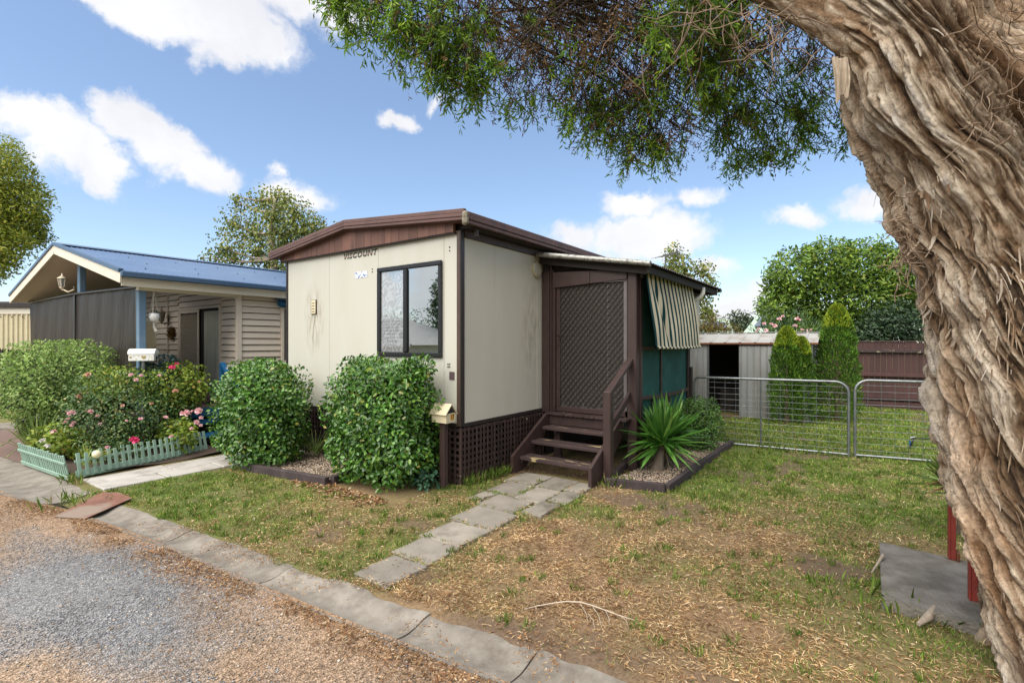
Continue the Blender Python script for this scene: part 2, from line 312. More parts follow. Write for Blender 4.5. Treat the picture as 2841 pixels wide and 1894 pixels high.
def wallmat(name, axis, c1, c2):
    m, N, L, P = nodes(name); tc = N.new('ShaderNodeTexCoord'); geo = N.new('ShaderNodeNewGeometry')
    wv = N.new('ShaderNodeTexWave'); wv.wave_type = 'BANDS'; wv.bands_direction = axis; wv.inputs['Scale'].default_value = 9; L.new(geo.outputs['Position'], wv.inputs['Vector'])
    b = N.new('ShaderNodeBump'); b.inputs['Strength'].default_value = .35; b.inputs['Distance'].default_value = .0025; L.new(wv.outputs['Fac'], b.inputs['Height']); L.new(b.outputs[0], P.inputs['Normal'])
    mp = N.new('ShaderNodeMapping'); mp.inputs['Scale'].default_value = (1.6,1.6,.35); L.new(geo.outputs['Position'], mp.inputs[0])
    n = N.new('ShaderNodeTexNoise'); n.inputs['Scale'].default_value = 2.2; n.inputs['Detail'].default_value = 7; L.new(mp.outputs[0], n.inputs['Vector'])
    cr = ramp(N, [(.35, c1), (.72, c2)]); L.new(n.outputs['Fac'], cr.inputs[0])
    mp2 = N.new('ShaderNodeMapping'); mp2.inputs['Scale'].default_value = (14,14,.5); L.new(geo.outputs['Position'], mp2.inputs[0])
    n2 = N.new('ShaderNodeTexNoise'); n2.inputs['Scale'].default_value = 1; n2.inputs['Detail'].default_value = 3; L.new(mp2.outputs[0], n2.inputs['Vector'])
    mr = N.new('ShaderNodeMapRange'); mr.inputs[1].default_value = .5; mr.inputs[2].default_value = .85; mr.inputs[4].default_value = .14; L.new(n2.outputs['Fac'], mr.inputs[0])
    mx = N.new('ShaderNodeMixRGB'); mx.inputs[2].default_value = (.50,.45,.32,1); L.new(mr.outputs[0], mx.inputs[0]); L.new(cr.outputs[0], mx.inputs[1])
    L.new(mx.outputs[0], P.inputs['Base Color']); P.inputs['Roughness'].default_value = .45; P.inputs['Specular IOR Level'].default_value = .35; return m
m_wallf = wallmat('cream wall front', 'Y', (.475,.468,.415), (.45,.44,.38))
m_walls = wallmat('cream wall side', 'X', (.52,.50,.435), (.49,.468,.40))
def flat(name, c, rough=.5, metal=0, spec=.5):
    m, N, L, P = nodes(name); P.inputs['Base Color'].default_value = (*c, 1); P.inputs['Roughness'].default_value = rough; P.inputs['Metallic'].default_value = metal; P.inputs['Specular IOR Level'].default_value = spec; return m
m_mirror = flat('reflective window film', (.52,.56,.57), .015, 1.0)
def lace():
    m, N, L, P = nodes('lace curtain behind glass'); tc = N.new('ShaderNodeTexCoord')
    n = N.new('ShaderNodeTexNoise'); n.inputs['Scale'].default_value = 3.2; n.inputs['Detail'].default_value = 2; L.new(tc.outputs['Object'], n.inputs['Vector'])
    k = N.new('ShaderNodeMath'); k.operation = 'MULTIPLY'; k.inputs[1].default_value = 80; L.new(n.outputs['Fac'], k.inputs[0])
    s = N.new('ShaderNodeMath'); s.operation = 'SINE'; L.new(k.outputs[0], s.inputs[0])
    cr = ramp(N, [(.35, (.19,.20,.21)), (.95, (.33,.34,.35))]); mr = N.new('ShaderNodeMapRange'); mr.inputs[1].default_value = -1; L.new(s.outputs[0], mr.inputs[0]); L.new(mr.outputs[0], cr.inputs[0])
    L.new(cr.outputs[0], P.inputs['Base Color']); P.inputs['Roughness'].default_value = .9
    g = N.new('ShaderNodeBsdfGlossy'); g.inputs['Roughness'].default_value = .02; g.inputs['Color'].default_value = (.8,.83,.85,1)
    mx = N.new('ShaderNodeMixShader'); mx.inputs[0].default_value = .42; L.new(P.outputs[0], mx.inputs[1]); L.new(g.outputs[0], mx.inputs[2]); L.new(mx.outputs[0], N['Material Output'].inputs[0]); return m
m_lace = lace()
def stainmat(name, c, thr):
    m, N, L, P = nodes(name); tc = N.new('ShaderNodeTexCoord')
    n = N.new('ShaderNodeTexNoise'); n.inputs['Scale'].default_value = 9; n.inputs['Detail'].default_value = 7
    mp = N.new('ShaderNodeMapping'); mp.inputs['Scale'].default_value = (2,2.4,.5); L.new(tc.outputs['Object'], mp.inputs[0]); L.new(mp.outputs[0], n.inputs['Vector'])
    g = N.new('ShaderNodeTexGradient'); g.gradient_type = 'SPHERICAL'; mp2 = N.new('ShaderNodeMapping'); mp2.inputs['Scale'].default_value = thr; L.new(tc.outputs['Object'], mp2.inputs[0]); L.new(mp2.outputs[0], g.inputs[0])
    mr = N.new('ShaderNodeMapRange'); mr.inputs[1].default_value = .42; mr.inputs[2].default_value = .85; mr.inputs[4].default_value = .8; L.new(n.outputs['Fac'], mr.inputs[0])
    k = N.new('ShaderNodeMath'); k.operation = 'MULTIPLY'; L.new(mr.outputs[0], k.inputs[0]); L.new(g.outputs['Fac'], k.inputs[1])
    t = N.new('ShaderNodeBsdfTransparent'); mx = N.new('ShaderNodeMixShader'); L.new(k.outputs[0], mx.inputs[0]); L.new(t.outputs[0], mx.inputs[1]); L.new(P.outputs[0], mx.inputs[2]); L.new(mx.outputs[0], N['Material Output'].inputs[0])
    P.inputs['Base Color'].default_value = (*c, 1); P.inputs['Roughness'].default_value = .8; return m

# ------------------------------------------------------------------ the setting: ground, road, kerb, drive, paths
def kerb_out(y): return np.interp(y, [-14,-6,-2.27,-1.31,-.39,.95,2.16,2.76,3.78,6,12,30], [-1.15,-1.95,-2.35,-2.45,-2.53,-2.63,-2.77,-2.85,-3.06,-3.17,-3.3,-3.6])
def kerb_in(y): return np.interp(y, [-14,-6,-2.3,-1.26,-.36,1.0,2.2,3.1,6.5,12,30], [-.85,-1.65,-2.02,-2.11,-2.21,-2.33,-2.44,-2.49,-2.64,-2.8,-3.1])
def green(x, y):       # how much living grass grows at a spot
    g = .46 + .62*(fbm(x*1.3+9, y*1.3, 3, 5)-.5)*2
    g += .85*np.exp(-(((x+1.75)/.75)**2+((y-2.2)/1.3)**2)) + .45/(1+np.exp(-(x-1.3)/.5))*(1/(1+np.exp((y+1.2)/.4))) - .30*np.exp(-(((x+1.0)/1.0)**2+((y+2.0)/1.3)**2))
    g += .25*np.exp(-(((x+.6)/.5)**2+((y+3.3)/.7)**2)) - .12*np.exp(-(((x-.6)/.8)**2+((y+2.6)/.8)**2))+ .2*(x > 4.2)
    return np.clip(g, 0, 1)
def bare(x, y): return np.clip((fbm(x*1.7+40, y*1.7+3, 21, 4)-.60)*9, 0, 1)
def zlawn(x, y): return .018*(fbm(x*1.3, y*1.3, 5, 3)-.5)
def soilmat():
    m, N, L, P = nodes('lawn soil and thatch'); at_ = N.new('ShaderNodeVertexColor'); at_.layer_name = 'cover'; tc = N.new('ShaderNodeTexCoord')
    n = N.new('ShaderNodeTexNoise'); n.inputs['Scale'].default_value = 45; n.inputs['Detail'].default_value = 8; n.inputs['Roughness'].default_value = .75; L.new(tc.outputs['Object'], n.inputs['Vector'])
    cr = ramp(N, [(.3,(.55,.55,.55)),(.7,(1.35,1.35,1.35))]); L.new(n.outputs['Fac'], cr.inputs[0])
    mx = N.new('ShaderNodeMixRGB'); mx.blend_type = 'MULTIPLY'; mx.inputs[0].default_value = 1; L.new(at_.outputs[0], mx.inputs[1]); L.new(cr.outputs[0], mx.inputs[2]); L.new(mx.outputs[0], P.inputs['Base Color'])
    b = N.new('ShaderNodeBump'); b.inputs['Strength'].default_value = .8; b.inputs['Distance'].default_value = .01; L.new(n.outputs['Fac'], b.inputs['Height']); L.new(b.outputs[0], P.inputs['Normal']); P.inputs['Roughness'].default_value = .95; P.inputs['Specular IOR Level'].default_value = .1; return m
m_far = mat('far turf', (.10,.115,.04), (.16,.14,.07), .8, .95, bump=.5, bscale=30, dirt=(.22,.16,.09), dscale=.5, spec=.1)
fast('ground', [(-300,-300,-.09),(300,-300,-.09),(300,300,-.09),(-300,300,-.09)], [(0,1,2,3)], m_far)['kind'] = 'structure'
xs = np.linspace(-3.0, 13, 300); ys = np.linspace(-12, 4.2, 320); GX, GY = np.meshgrid(xs, ys, indexing='ij')
ink = kerb_in(GY)-.26; GX = np.maximum(GX, ink); gz = zlawn(GX, GY)-.055*np.clip((kerb_in(GY)-.02-GX)/.16, 0, 1)
gz = gz-.020*((GX > -2.08) & (GX < .93) & (GY > -1.30) & (GY < -.26) & (GY < -.30-.26*np.clip(.3-GX, 0, 2)*.9))
g = green(GX, GY); bb = bare(GX, GY)
straw = np.array((.23,.15,.09)); grn = np.array((.095,.125,.035)); soil = np.array((.135,.092,.066))
cov = straw*(1-g[...,None])+grn*g[...,None]; cov = cov*(1-bb[...,None]*.8)+soil*bb[...,None]*.8
def gridfaces(a, b): 
    i = np.arange(a-1)[:,None]*b+np.arange(b-1)[None]; return np.stack([i, i+b, i+b+1, i+1], -1).reshape(-1,4)
lawn = fast('lawn', np.stack([GX,GY,gz],-1).reshape(-1,3), gridfaces(300,320), soilmat(), smooth=True, col=np.concatenate([cov, np.ones((300,320,1))],-1).reshape(-1,4)); lawn['kind'] = 'structure'
# the gravel road
def roadmat():
    m, N, L, P = nodes('sandy gravel'); a = N.new('ShaderNodeVertexColor'); a.layer_name = 'cover'; geo = N.new('ShaderNodeNewGeometry')
    n = N.new('ShaderNodeTexNoise'); n.inputs['Scale'].default_value = 55; n.inputs['Detail'].default_value = 6; n.inputs['Roughness'].default_value = .8; L.new(geo.outputs['Position'], n.inputs['Vector'])
    v = N.new('ShaderNodeTexVoronoi'); v.inputs['Scale'].default_value = 95; L.new(geo.outputs['Position'], v.inputs['Vector'])
    hv = N.new('ShaderNodeMixRGB'); hv.blend_type = 'OVERLAY'; hv.inputs[0].default_value = .55; L.new(a.outputs[0], hv.inputs[1])
    sr = N.new('ShaderNodeSeparateColor'); L.new(v.outputs['Color'], sr.inputs[0]); L.new(sr.outputs[0], hv.inputs[2])
    cr = ramp(N, [(.3,(.62,.6,.58)),(.7,(1.25,1.25,1.25))]); L.new(n.outputs['Fac'], cr.inputs[0]); mx = N.new('ShaderNodeMixRGB'); mx.blend_type = 'MULTIPLY'; mx.inputs[0].default_value = 1; L.new(hv.outputs[0], mx.inputs[1]); L.new(cr.outputs[0], mx.inputs[2])
    L.new(mx.outputs[0], P.inputs['Base Color']); b = N.new('ShaderNodeBump'); b.inputs['Strength'].default_value = 1; b.inputs['Distance'].default_value = .008; L.new(v.outputs['Distance'], b.inputs['Height']); L.new(b.outputs[0], P.inputs['Normal']); P.inputs['Roughness'].default_value = .95; P.inputs['Specular IOR Level'].default_value = .15; return m
def greyness(x, y):
    c1 = gr(330, 1640); c2 = gr(100, 1590); c3 = gr(620, 1530)
    q = 1.0*np.exp(-(((x-c1[0])/.55)**2+((y-c1[1])/1.0)**2))+1.0*np.exp(-(((x-c2[0])/.65)**2+((y-c2[1])/1.1)**2))+1.0*np.exp(-(((x-c3[0])/.28)**2+((y-c3[1])/.9)**2))
    return np.clip(q+(fbm(x*2.2, y*2.2, 31, 5)-.5)*2.4-.22, 0, 1)
xr = np.linspace(-14, -2, 260); yr = np.linspace(-10, 24, 420); RX, RY = np.meshgrid(xr, yr, indexing='ij'); RX = np.minimum(RX, kerb_out(RY)+.04)
gg = greyness(RX, RY)[...,None]; lit = np.clip((fbm(RX*3, RY*3, 77, 4)-.55)*6, 0, 1)[...,None]
ed = np.clip(1-(kerb_out(RY)-RX)/.28, 0, 1)[...,None]
rc = np.array((.27,.195,.135))*(1-gg)+np.array((.19,.19,.192))*gg; rc = rc*(1-.6*lit)+np.array((.25,.16,.10))*.6*lit; rut = np.clip((fbm(RX*2.1+3, RY*.5, 55, 4)-.5)*4, -1, 1)[...,None]; rc = rc*(1+.16*rut); rc = rc*(1-.5*ed)+np.array((.25,.145,.075))*.5*ed
rz = -.018+.012*(fbm(RX*1.5, RY*1.5, 8, 3)-.5)
road = fast('road', np.stack([RX,RY,rz],-1).reshape(-1,3), gridfaces(260,420), roadmat(), smooth=True, col=np.concatenate([rc, np.ones((260,420,1))],-1).reshape(-1,4)); road['kind'] = 'structure'
# far side of the road
fast('far_verge', [(-40,-40,-.03),(-13.9,-40,-.03),(-13.9,60,-.03),(-40,60,-.03)], [(0,1,2,3)], m_far)['kind'] = 'structure'
# kerb: dished concrete segments
kb = MB().grid(lambda u, v: ((lambda y: (kerb_out(y)*(1-v)+kerb_in(y)*v, y, -.10))(-13+40*u)), 80, 1).build('kerb', m_conc, kind='structure')
cuts = [26,18,14,11,8.2,5.6,3.02,0.98,-.37,-1.62,-2.33,-3.5,-5,-7,-9,-11]
for i in range(len(cuts)-1):
    a, b = cuts[i]-.006, cuts[i+1]+.006; nu, nv = (26, 9); tilt = rng.normal(0,.002)
    if abs(cuts[i]-3.02) < .01: a = 2.35
    vs = []
    for p in range(nu+1):
        y = a+(b-a)*p/nu; o = kerb_out(y)+.012*(fbm(y*4, i*3., 2, 3)-.5); n_ = kerb_in(y)
        wear = (.16 if b < -.5 else .05)*max(0, fbm(y*3.2+i, 4., 9, 3)-.38)
        for q in range(nv+1):
            v = q/nv; x = o+(n_-wear-o)*v; prof = -.012-.022*math.sin(math.pi*min(1, v*1.2))+.022*max(0, v-.45)
            vs.append((x, y, prof+tilt*v+.006*(fbm(x*9, y*9, 4, 3)-.5)))
    fs = [(p*(nv+1)+q, (p+1)*(nv+1)+q, (p+1)*(nv+1)+q+1, p*(nv+1)+q+1) for p in range(nu) for q in range(nv)]
    k = MB(); k.add(vs, fs, True); w_ = [(x, y, z-.08) for x, y, z in vs]
    rim = [q for q in range(nv+1)]+[p*(nv+1)+nv for p in range(1, nu+1)]+[nu*(nv+1)+q for q in range(nv-1, -1, -1)]+[p*(nv+1) for p in range(nu-1, 0, -1)]
    k.add([vs[r] for r in rim]+[w_[r] for r in rim], [(r, (r+1) % len(rim), len(rim)+(r+1) % len(rim), len(rim)+r) for r in range(len(rim))])
    k.build('kerb_segment', m_conc, kb)
# red-brown drive on the left, with a pale concrete edge
m_drive = mat('red oxide concrete', (.165,.105,.085), (.125,.082,.07), 2, .8, bump=.3, bscale=120, dirt=(.22,.17,.14), dscale=2, dlo=.5, dhi=.8)
dp = [gr(0,1266), gr(66,1288), gr(118,1262), gr(140,1212), gr(70,1191), gr(0,1193), gr(-250,1186), gr(-260,1250)]
fast('drive', [(p[0],p[1],.006) for p in dp], [tuple(range(8))], m_drive)['kind'] = 'structure'
MB().prism([(p[0],p[1],-.02) for p in (gr(-250,1186), gr(0,1193), gr(70,1191), gr(140,1205), gr(150,1188), gr(60,1174), gr(0,1177), gr(-250,1173))], (0,0,.05)).build('drive_edge', m_conc, kind='structure')
fast('left_verge', [(p[0],p[1],.012) for p in (gr(-260,1176), gr(0,1179), gr(60,1176), gr(160,1190), gr(160,1120), gr(-260,1120))], [tuple(range(6))], mat('verge turf', (.13,.14,.05), (.20,.17,.08), 6, .95, bump=.8, bscale=50, spec=.1))['kind'] = 'structure'
# garden path of worn pavers from the steps to the kerb
MBp = MB().box(-2.0,.95,-1.28,-.26,-.08,-.025,0)
gp = MBp.build('garden_path', mat('path bedding', (.10,.075,.05), (.07,.05,.035), 30, .95, bump=.6), kind='structure')
def paver(parent, x0, x1, y0, y1, m, z=.008, j=.012, sides=4, name='paver'):
    P = []
    for (x, y, ax) in ((x0,y0,0),(x1,y0,1),(x1,y1,2),(x0,y1,3)):
        nx, ny = ((x0+x1)/2, (y0+y1)/2); P.append((x+rng.normal(0,j*.6), y+rng.normal(0,j*.6)))
        if sides > 4:
            nxt = [(x1,y0),(x1,y1),(x0,y1),(x0,y0)][ax]; t = rng.uniform(.35,.65); P.append((x+(nxt[0]-x)*t+rng.normal(0,j*2.2), y+(nxt[1]-y)*t+rng.normal(0,j*2.2)))
    c = np.mean(P, 0); tz = rng.normal(0,.004,2)
    f_ = lambda p, z_, k: (c[0]+(p[0]-c[0])*k, c[1]+(p[1]-c[1])*k, z_+tz[0]*(p[0]-c[0])*3+tz[1]*(p[1]-c[1])*3)
    n = len(P); vs = [f_(p, -.05, 1) for p in P]+[f_(p, z-.006, 1) for p in P]+[f_(p, z, .972) for p in P]
    fs = [(i, (i+1)%n, n+(i+1)%n, n+i) for i in range(n)]+[(n+i, n+(i+1)%n, 2*n+(i+1)%n, 2*n+i) for i in range(n)]+[tuple(range(2*n,3*n))]
    return MB().add(vs, fs).build(name, m, parent)
for (a, b, c, d, s) in [(.47,.90,-.68,-.27,4),(.45,.90,-1.02,-.70,4),(.50,.88,-1.25,-1.04,4),(.02,.45,-.72,-.36,4),(-.02,.43,-1.06,-.74,4),(.1,.48,-1.3,-1.08,4),
                        (-.42,-.03,-1.00,-.56,4),(-.30,-.02,-.54,-.36,6),(-.36,.06,-1.28,-1.04,6),(-.87,-.43,-1.10,-.62,4),(-1.30,-.88,-1.12,-.68,4),(-1.68,-1.31,-1.14,-.76,4),(-2.05,-1.69,-1.17,-.82,6)]:
    paver(gp, a, b, c, d, m_paver, sides=s)
sp = MB().box(-2.42,6.0,2.98,3.76,-.08,-.02,0).build('side_path', MATS['path bedding'], kind='structure')
for i, x in enumerate(np.arange(-2.40, 5.6, .62)):
    paver(sp, x, x+.605, 3.02+.0, 3.36, m_palepaver, .016, .004); paver(sp, x+.2*(i>0), x+.605+.2, 3.375, 3.74, m_palepaver, .014, .004)
paver(sp, -2.40, -2.22, 3.378, 3.74, m_palepaver, .013, .002)
# soil of the garden beds
m_bed = mat('bed soil', (.075,.052,.036), (.05,.035,.025), 25, .95, bump=.8, bscale=60, bdist=.02)
MB().grid(lambda u, v: (-2.43+2.0*u, 3.86+(2.2+.5*(1-u))*v, .03+.02*math.sin(9*u+7*v)), 12, 16).build('flower_bed_soil', m_bed, kind='structure')

# ------------------------------------------------------------------ cream mobile home
H = root('mobile_home', (0,0,0), 'cream panelled mobile home with brown gable boards and low brown roof', 'house')
LEN, WID, ZB, ZT = 9.9, 3.54, .68, 2.87
for (a, b) in ((.03,.253),(.256,1.405),(1.408,2.451),(2.454,3.50)): bx('wall_panel', m_wallf, H, 0, .04, a, b, ZB, ZT, .0025)
for (a, b) in ((.045,.634),(.637,1.60),(1.603,2.8),(2.803,4.0),(4.003,5.2),(5.203,6.4),(6.403,7.6),(7.603,8.8),(8.803,LEN)): bx('wall_panel', m_walls, H, a, b, 0, .04, ZB, ZT, .0025)
bx('wall_panel', m_walls, H, .045, LEN, 3.50, 3.54, ZB, ZT); bx('wall_panel', m_walls, H, LEN-.04, LEN-.002, .045, 3.49, ZB, ZT)
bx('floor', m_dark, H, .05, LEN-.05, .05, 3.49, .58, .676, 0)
bx('added_skirting', m_dark, H, .05, LEN, 3.42, 3.50, 0, .577); bx('added_skirting', m_dark, H, LEN-.1, LEN-.03, .05, 3.4, 0, .577); bx('added_skirting', m_dark, H, 1.9, LEN-.11, .02, .05, 0, .577)  # unseen skirting added to keep light out from under the floor
bx('corner_trim', m_trimfront, H, -.014, 0, -.002, .050, ZB-.02, ZT); bx('corner_trim', m_trim, H, -.014, .055, -.014, -.003, ZB-.02, ZT); bx('corner_trim', m_trim, H, -.014, .05, 3.503, 3.545, ZB-.02, ZT)
bx('base_trim', m_trim, H, -.010, .002, .052, 3.50, ZB-.035, ZB+.012); bx('base_trim', m_trim, H, .056, LEN, -.010, .002, ZB-.035, ZB+.012)
# roof
def zr(y): return np.interp(y, [-.16,1.93,3.78], [3.02,3.195,2.965])
MB().prism([(-.10,y,z) for y, z in ((-.16,3.02),(1.93,3.195),(3.78,2.965),(3.78,2.90),(1.93,3.10),(-.16,2.93))], (LEN+.2,0,0)).build('roof', m_roofbrown, H)
MB().prism([(.04,y,z) for y, z in ((0.0,2.871),(0.0,2.935),(1.93,3.098),(3.5,2.93),(3.5,2.871))], (LEN-.06,0,0)).build('roof_space', m_dark, H)
for (y0, y1) in ((-.175,1.93),(1.93,3.80)):
    k = MB()
    for j, (dz, dx, hh) in enumerate(((.018,.0,.05),(-.028,-.007,.04),(-.066,-.002,.036))):
        k.beam((-.125+dx, y0, zr(y0)+dz), (-.125+dx, y1, zr(y1)+dz), .045, hh, b=.006)
    k.build('roof_fascia', m_roofbrown, H)
yb = .06
while yb < 3.60:
    w = rng.uniform(.11,.19); y1 = min(yb+w, 3.66); k = MB()
    dx = rng.uniform(-.004,.0)
    k.prism([(-.055+dx,yb,2.852),(-.055+dx,y1-.004,2.852),(-.055+dx,y1-.004,zr(y1)-.05),(-.055+dx,yb,zr(yb)-.05)], (.045,0,0)); k.build('gable_board', m_gable, H); yb = y1
bx('drip_trim', m_trim, H, -.050, -.003, .055, 3.62, 2.836, 2.850)
k = MB()
for dz, dy, hh in ((3.01,0,.05),(2.965,-.010,.045),(2.92,-.003,.045)): k.box(-.15, LEN+.1, -.205+dy, -.165+dy, dz-hh/2, dz+hh/2, .008)
k.build('gutter', m_roofbrown, H)
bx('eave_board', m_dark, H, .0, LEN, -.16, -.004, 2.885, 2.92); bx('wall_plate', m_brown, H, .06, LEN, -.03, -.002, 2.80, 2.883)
MB().obox((-.135,-.185,2.955),(1,0,0),(0,1,0),(0,0,1),(.035,.035,.075),.02).build('gutter_corner', mat('lichen crust', (.33,.31,.24), (.10,.08,.06), 30, .9, bump=.8, bscale=40), H)
bx('gutter_bracket', m_brown, H, .10,.145,-.15,-.11, 2.80,2.92)
# window
W_ = MB()
Wy0, Wy1, Wz0, Wz1 = .27, 1.40, 1.435, 2.562
wn = bx('window', flat('window seal', (.05,.05,.05), .6), H, -.004, .001, Wy0+.02, Wy1-.02, Wz0+.02, Wz1-.02, 0)
for (a, b, c, d) in ((Wy0,Wy1,Wz1-.055,Wz1),(Wy0,Wy1,Wz0,Wz0+.055),(Wy0,Wy0+.055,Wz0+.056,Wz1-.056),(Wy1-.06,Wy1,Wz0+.056,Wz1-.056)): bx('window_frame', m_black, wn, -.035, -.005, a, b, c, d, .008)
bx('mullion', m_black, wn, -.042, -.012, .842, .895, Wz0+.057, Wz1-.057, .008); bx('mullion', m_black, wn, -.030, -.012, .896, .915, Wz0+.057, Wz1-.057, .004)
bx('pane', m_mirror, wn, -.014, -.0105, Wy0+.057, .841, Wz0+.057, Wz1-.057, 0); bx('pane', m_lace, wn, -.0105, -.0065, .90, Wy1-.062, Wz0+.057, Wz1-.057, 0)
# wall vent with its rust stain, plate, screw holes, sticker, lettering
vt = bx('wall_vent', m_cream, H, -.022, -.002, 2.765, 2.862, 2.025, 2.225, .006)
for j in range(4): bx('vent_slot', m_trim, vt, -.025, -.0215, 2.785, 2.842, 2.055+j*.04, 2.064+j*.04, .001)
for (a, b, c, d) in ((2.75,2.877,2.224,2.232),(2.75,2.877,2.018,2.025),(2.75,2.763,2.026,2.223),(2.864,2.877,2.026,2.223)): bx('vent_edge', m_trim, vt, -.01, -.003, a, b, c, d, .001)
fast('stain', [(-.0015,2.55,1.35),(-.0015,3.1,1.35),(-.0015,3.1,2.55),(-.0015,2.55,2.55)], [(0,1,2,3)], stainmat('rust stain', (.24,.16,.07), (1,3.6,1.7)), H)
fast('stain', [(1.15,-.0015,.9),(1.75,-.0015,.9),(1.75,-.0015,2.6),(1.15,-.0015,2.6)], [(0,1,2,3)], stainmat('grime stain', (.48,.43,.33), (3.3,1,1.2)), H)
bx('meter_plate', mat('plum plate', (.10,.07,.075), None, 9, .5), H, -.008, -.001, .09, .168, 1.185, 1.275, .003)
for (y, z) in ((.165,2.70),(.165,2.66),(1.52,2.565),(1.52,2.53),(.165,1.36),(.19,1.36),(.165,1.33),(.19,1.33),(.62,1.40)): bx('screw_head', m_trim, H, -.006, -.0005, y-.008, y+.008, z-.008, z+.008, .002)
def stick():
    m, N, L, P = nodes('worn sticker'); tc = N.new('ShaderNodeTexCoord'); v = N.new('ShaderNodeTexVoronoi'); v.inputs['Scale'].default_value = 22; L.new(tc.outputs['Object'], v.inputs['Vector'])
    n = N.new('ShaderNodeTexNoise'); n.inputs['Scale'].default_value = 26; n.inputs['Detail'].default_value = 3; L.new(tc.outputs['Object'], n.inputs['Vector'])
    cr = ramp(N, [(.40,(.10,.18,.42)),(.46,(.55,.57,.62)),(.6,(.68,.69,.70)),(.70,(.40,.40,.42))]); L.new(n.outputs['Fac'], cr.inputs[0]); L.new(cr.outputs[0], P.inputs['Base Color']); P.inputs['Roughness'].default_value = .4; return m
MB().hexa([(-.003,1.85,2.465),(-.001,1.85,2.465),(-.001,1.62,2.50),(-.003,1.62,2.50),(-.003,1.85,2.55),(-.001,1.85,2.55),(-.001,1.62,2.585),(-.003,1.62,2.585)]) if 0 else None
bx('sticker', stick(), H, -.003, -.0005, 1.625, 1.875, 2.47, 2.555, 0)
def text(name, body, size, m, parent, loc, shear=0., extr=.002, bold=.0, sx=1., facing='front'):
    c = bpy.data.curves.new(name, 'FONT'); c.body = body; c.size = size; c.shear = shear; c.extrude = extr; c.offset = bold; c.align_x = 'CENTER'; c.align_y = 'CENTER'; c.resolution_u = 3; c.space_character = 1.18
    o = bpy.data.objects.new(name, c); COL.objects.link(o); dg = bpy.context.evaluated_depsgraph_get(); me = bpy.data.meshes.new_from_object(o.evaluated_get(dg)); bpy.data.objects.remove(o); bpy.data.curves.remove(c)
    for v in me.vertices: v.co.x *= sx
    me.materials.clear(); o = link(name, me, loc, parent, m)
    o.rotation_euler = (R(90), 0, R(-90)) if facing == 'front' else (R(90), 0, 0); return o
def letters():
    m, N, L, P = nodes('striped lettering'); tc = N.new('ShaderNodeTexCoord'); s = N.new('ShaderNodeSeparateXYZ'); L.new(tc.outputs['Object'], s.inputs[0])
    mr = N.new('ShaderNodeMapRange'); mr.inputs[1].default_value = -.036; mr.inputs[2].default_value = .036; L.new(s.outputs['Y'], mr.inputs[0])
    K = (.008,.007,.007); C = (.62,.57,.44); Rd = (.28,.05,.035)
    cr = ramp(N, [(0,K),(.36,C),(.40,Rd),(.50,C),(.54,K),(.72,C),(.76,K)]); cr.color_ramp.interpolation = 'CONSTANT'; L.new(mr.outputs[0], cr.inputs[0]); L.new(cr.outputs[0], P.inputs['Base Color']); P.inputs['Roughness'].default_value = .5; return m
lt = text('lettering', 'VISCOUNT', .100, letters(), H, (-.004, 1.785, 2.780), .22, .0015, .003, 1.)
xs_ = [v.co.x for v in lt.data.vertices]; kx = .70/(max(xs_)-min(xs_))
for v in lt.data.vertices: v.co.x *= kx
# round vent disc high on the side wall
k = MB(); c = np.array((1.565, 0, 2.62))
k.tube([c+(0,-.002,0), c+(0,-.028,0)], .105, 28); rd_ = k.build('round_vent', m_cream, H)
MB().tube([c+(0,-.029,0), c+(0,-.036,0)], [.088,.080], 28).build('vent_cap', mat('pale disc', (.50,.50,.42), (.42,.42,.35), 4, .5), rd_)
# lattice skirts: every slat its own piece
lat = bx('lattice_post', m_lattice, H, -.02, .012, -.02, .012, 0, ZB-.036, .004)
v0 = bx('vertical_slat', m_lattice, H, .03,.062,-.030,-.020, .0, .64, .002); h0 = bx('horizontal_slat', m_lattice, H, .02, 1.74, -.0185,-.009, .60,.632, .002)
for j, x in enumerate(np.arange(.046+.07, 1.74, .0695)): inst(v0, (x+rng.normal(0,.004), -.025, .32+rng.normal(0,.006)), H, (0, rng.normal(0,.006), 0))
for j in range(1, 9): inst(h0, (.88, -.01375, .616-j*.0715), H)
v1 = bx('vertical_slat', m_lattice, H, -.030,-.020,.045,.077, .0, .64, .002); h1 = bx('horizontal_slat', m_lattice, H, -.0185,-.009, .014, 3.5, .60,.632, .002)
for y in np.arange(.061+.075, 3.5, .075): inst(v1, (-.025, y+rng.normal(0,.003), .32), H)
for j in range(1, 9): inst(h1, (-.01375, 1.757, .616-j*.0715), H)

# ------------------------------------------------------------------ porch beside it
PR = root('porch', (1.75,-.7,0), 'brown timber porch with diamond security door, green shade cloth and iron roof', 'porch')
bx('wall_post', m_brown, PR, 1.70,1.77,-.135,-.016,.64,2.60); bx('jamb', m_brown, PR, 1.715,1.76,-.165,-.139,.64,2.72); bx('jamb', m_brown, PR, 1.725,1.775,-.19,-.169,.64,2.62); bx('jamb', m_brown, PR, 1.71,1.75,-.225,-.194,.66,2.5)
bx('jamb', m_dark, PR, 1.79,1.80,-.23,-.0,.66,2.7); bx('wall_post', m_dark, PR, 1.72,1.765,-.12,-.02,2.602,2.76)
bx('corner_post', m_brown, PR, 1.72,1.83,-1.392,-1.27,0,2.60, .008); bx('post_strip', m_brown, PR, 1.832,1.90,-1.405,-1.375,.30,2.5)
for (ya, za0, za1, yb_, zb0, zb1) in ((-.20,2.362,2.577,-.74,2.388,2.553),(-.745,2.388,2.553,-1.268,2.41,2.53)):
    MB().hexa([(1.70,ya,za0),(1.70,yb_,zb0),(1.745,yb_,zb0),(1.745,ya,za0),(1.70,ya,za1),(1.70,yb_,zb1),(1.745,yb_,zb1),(1.745,ya,za1)]).build('head_board', m_brown, PR)
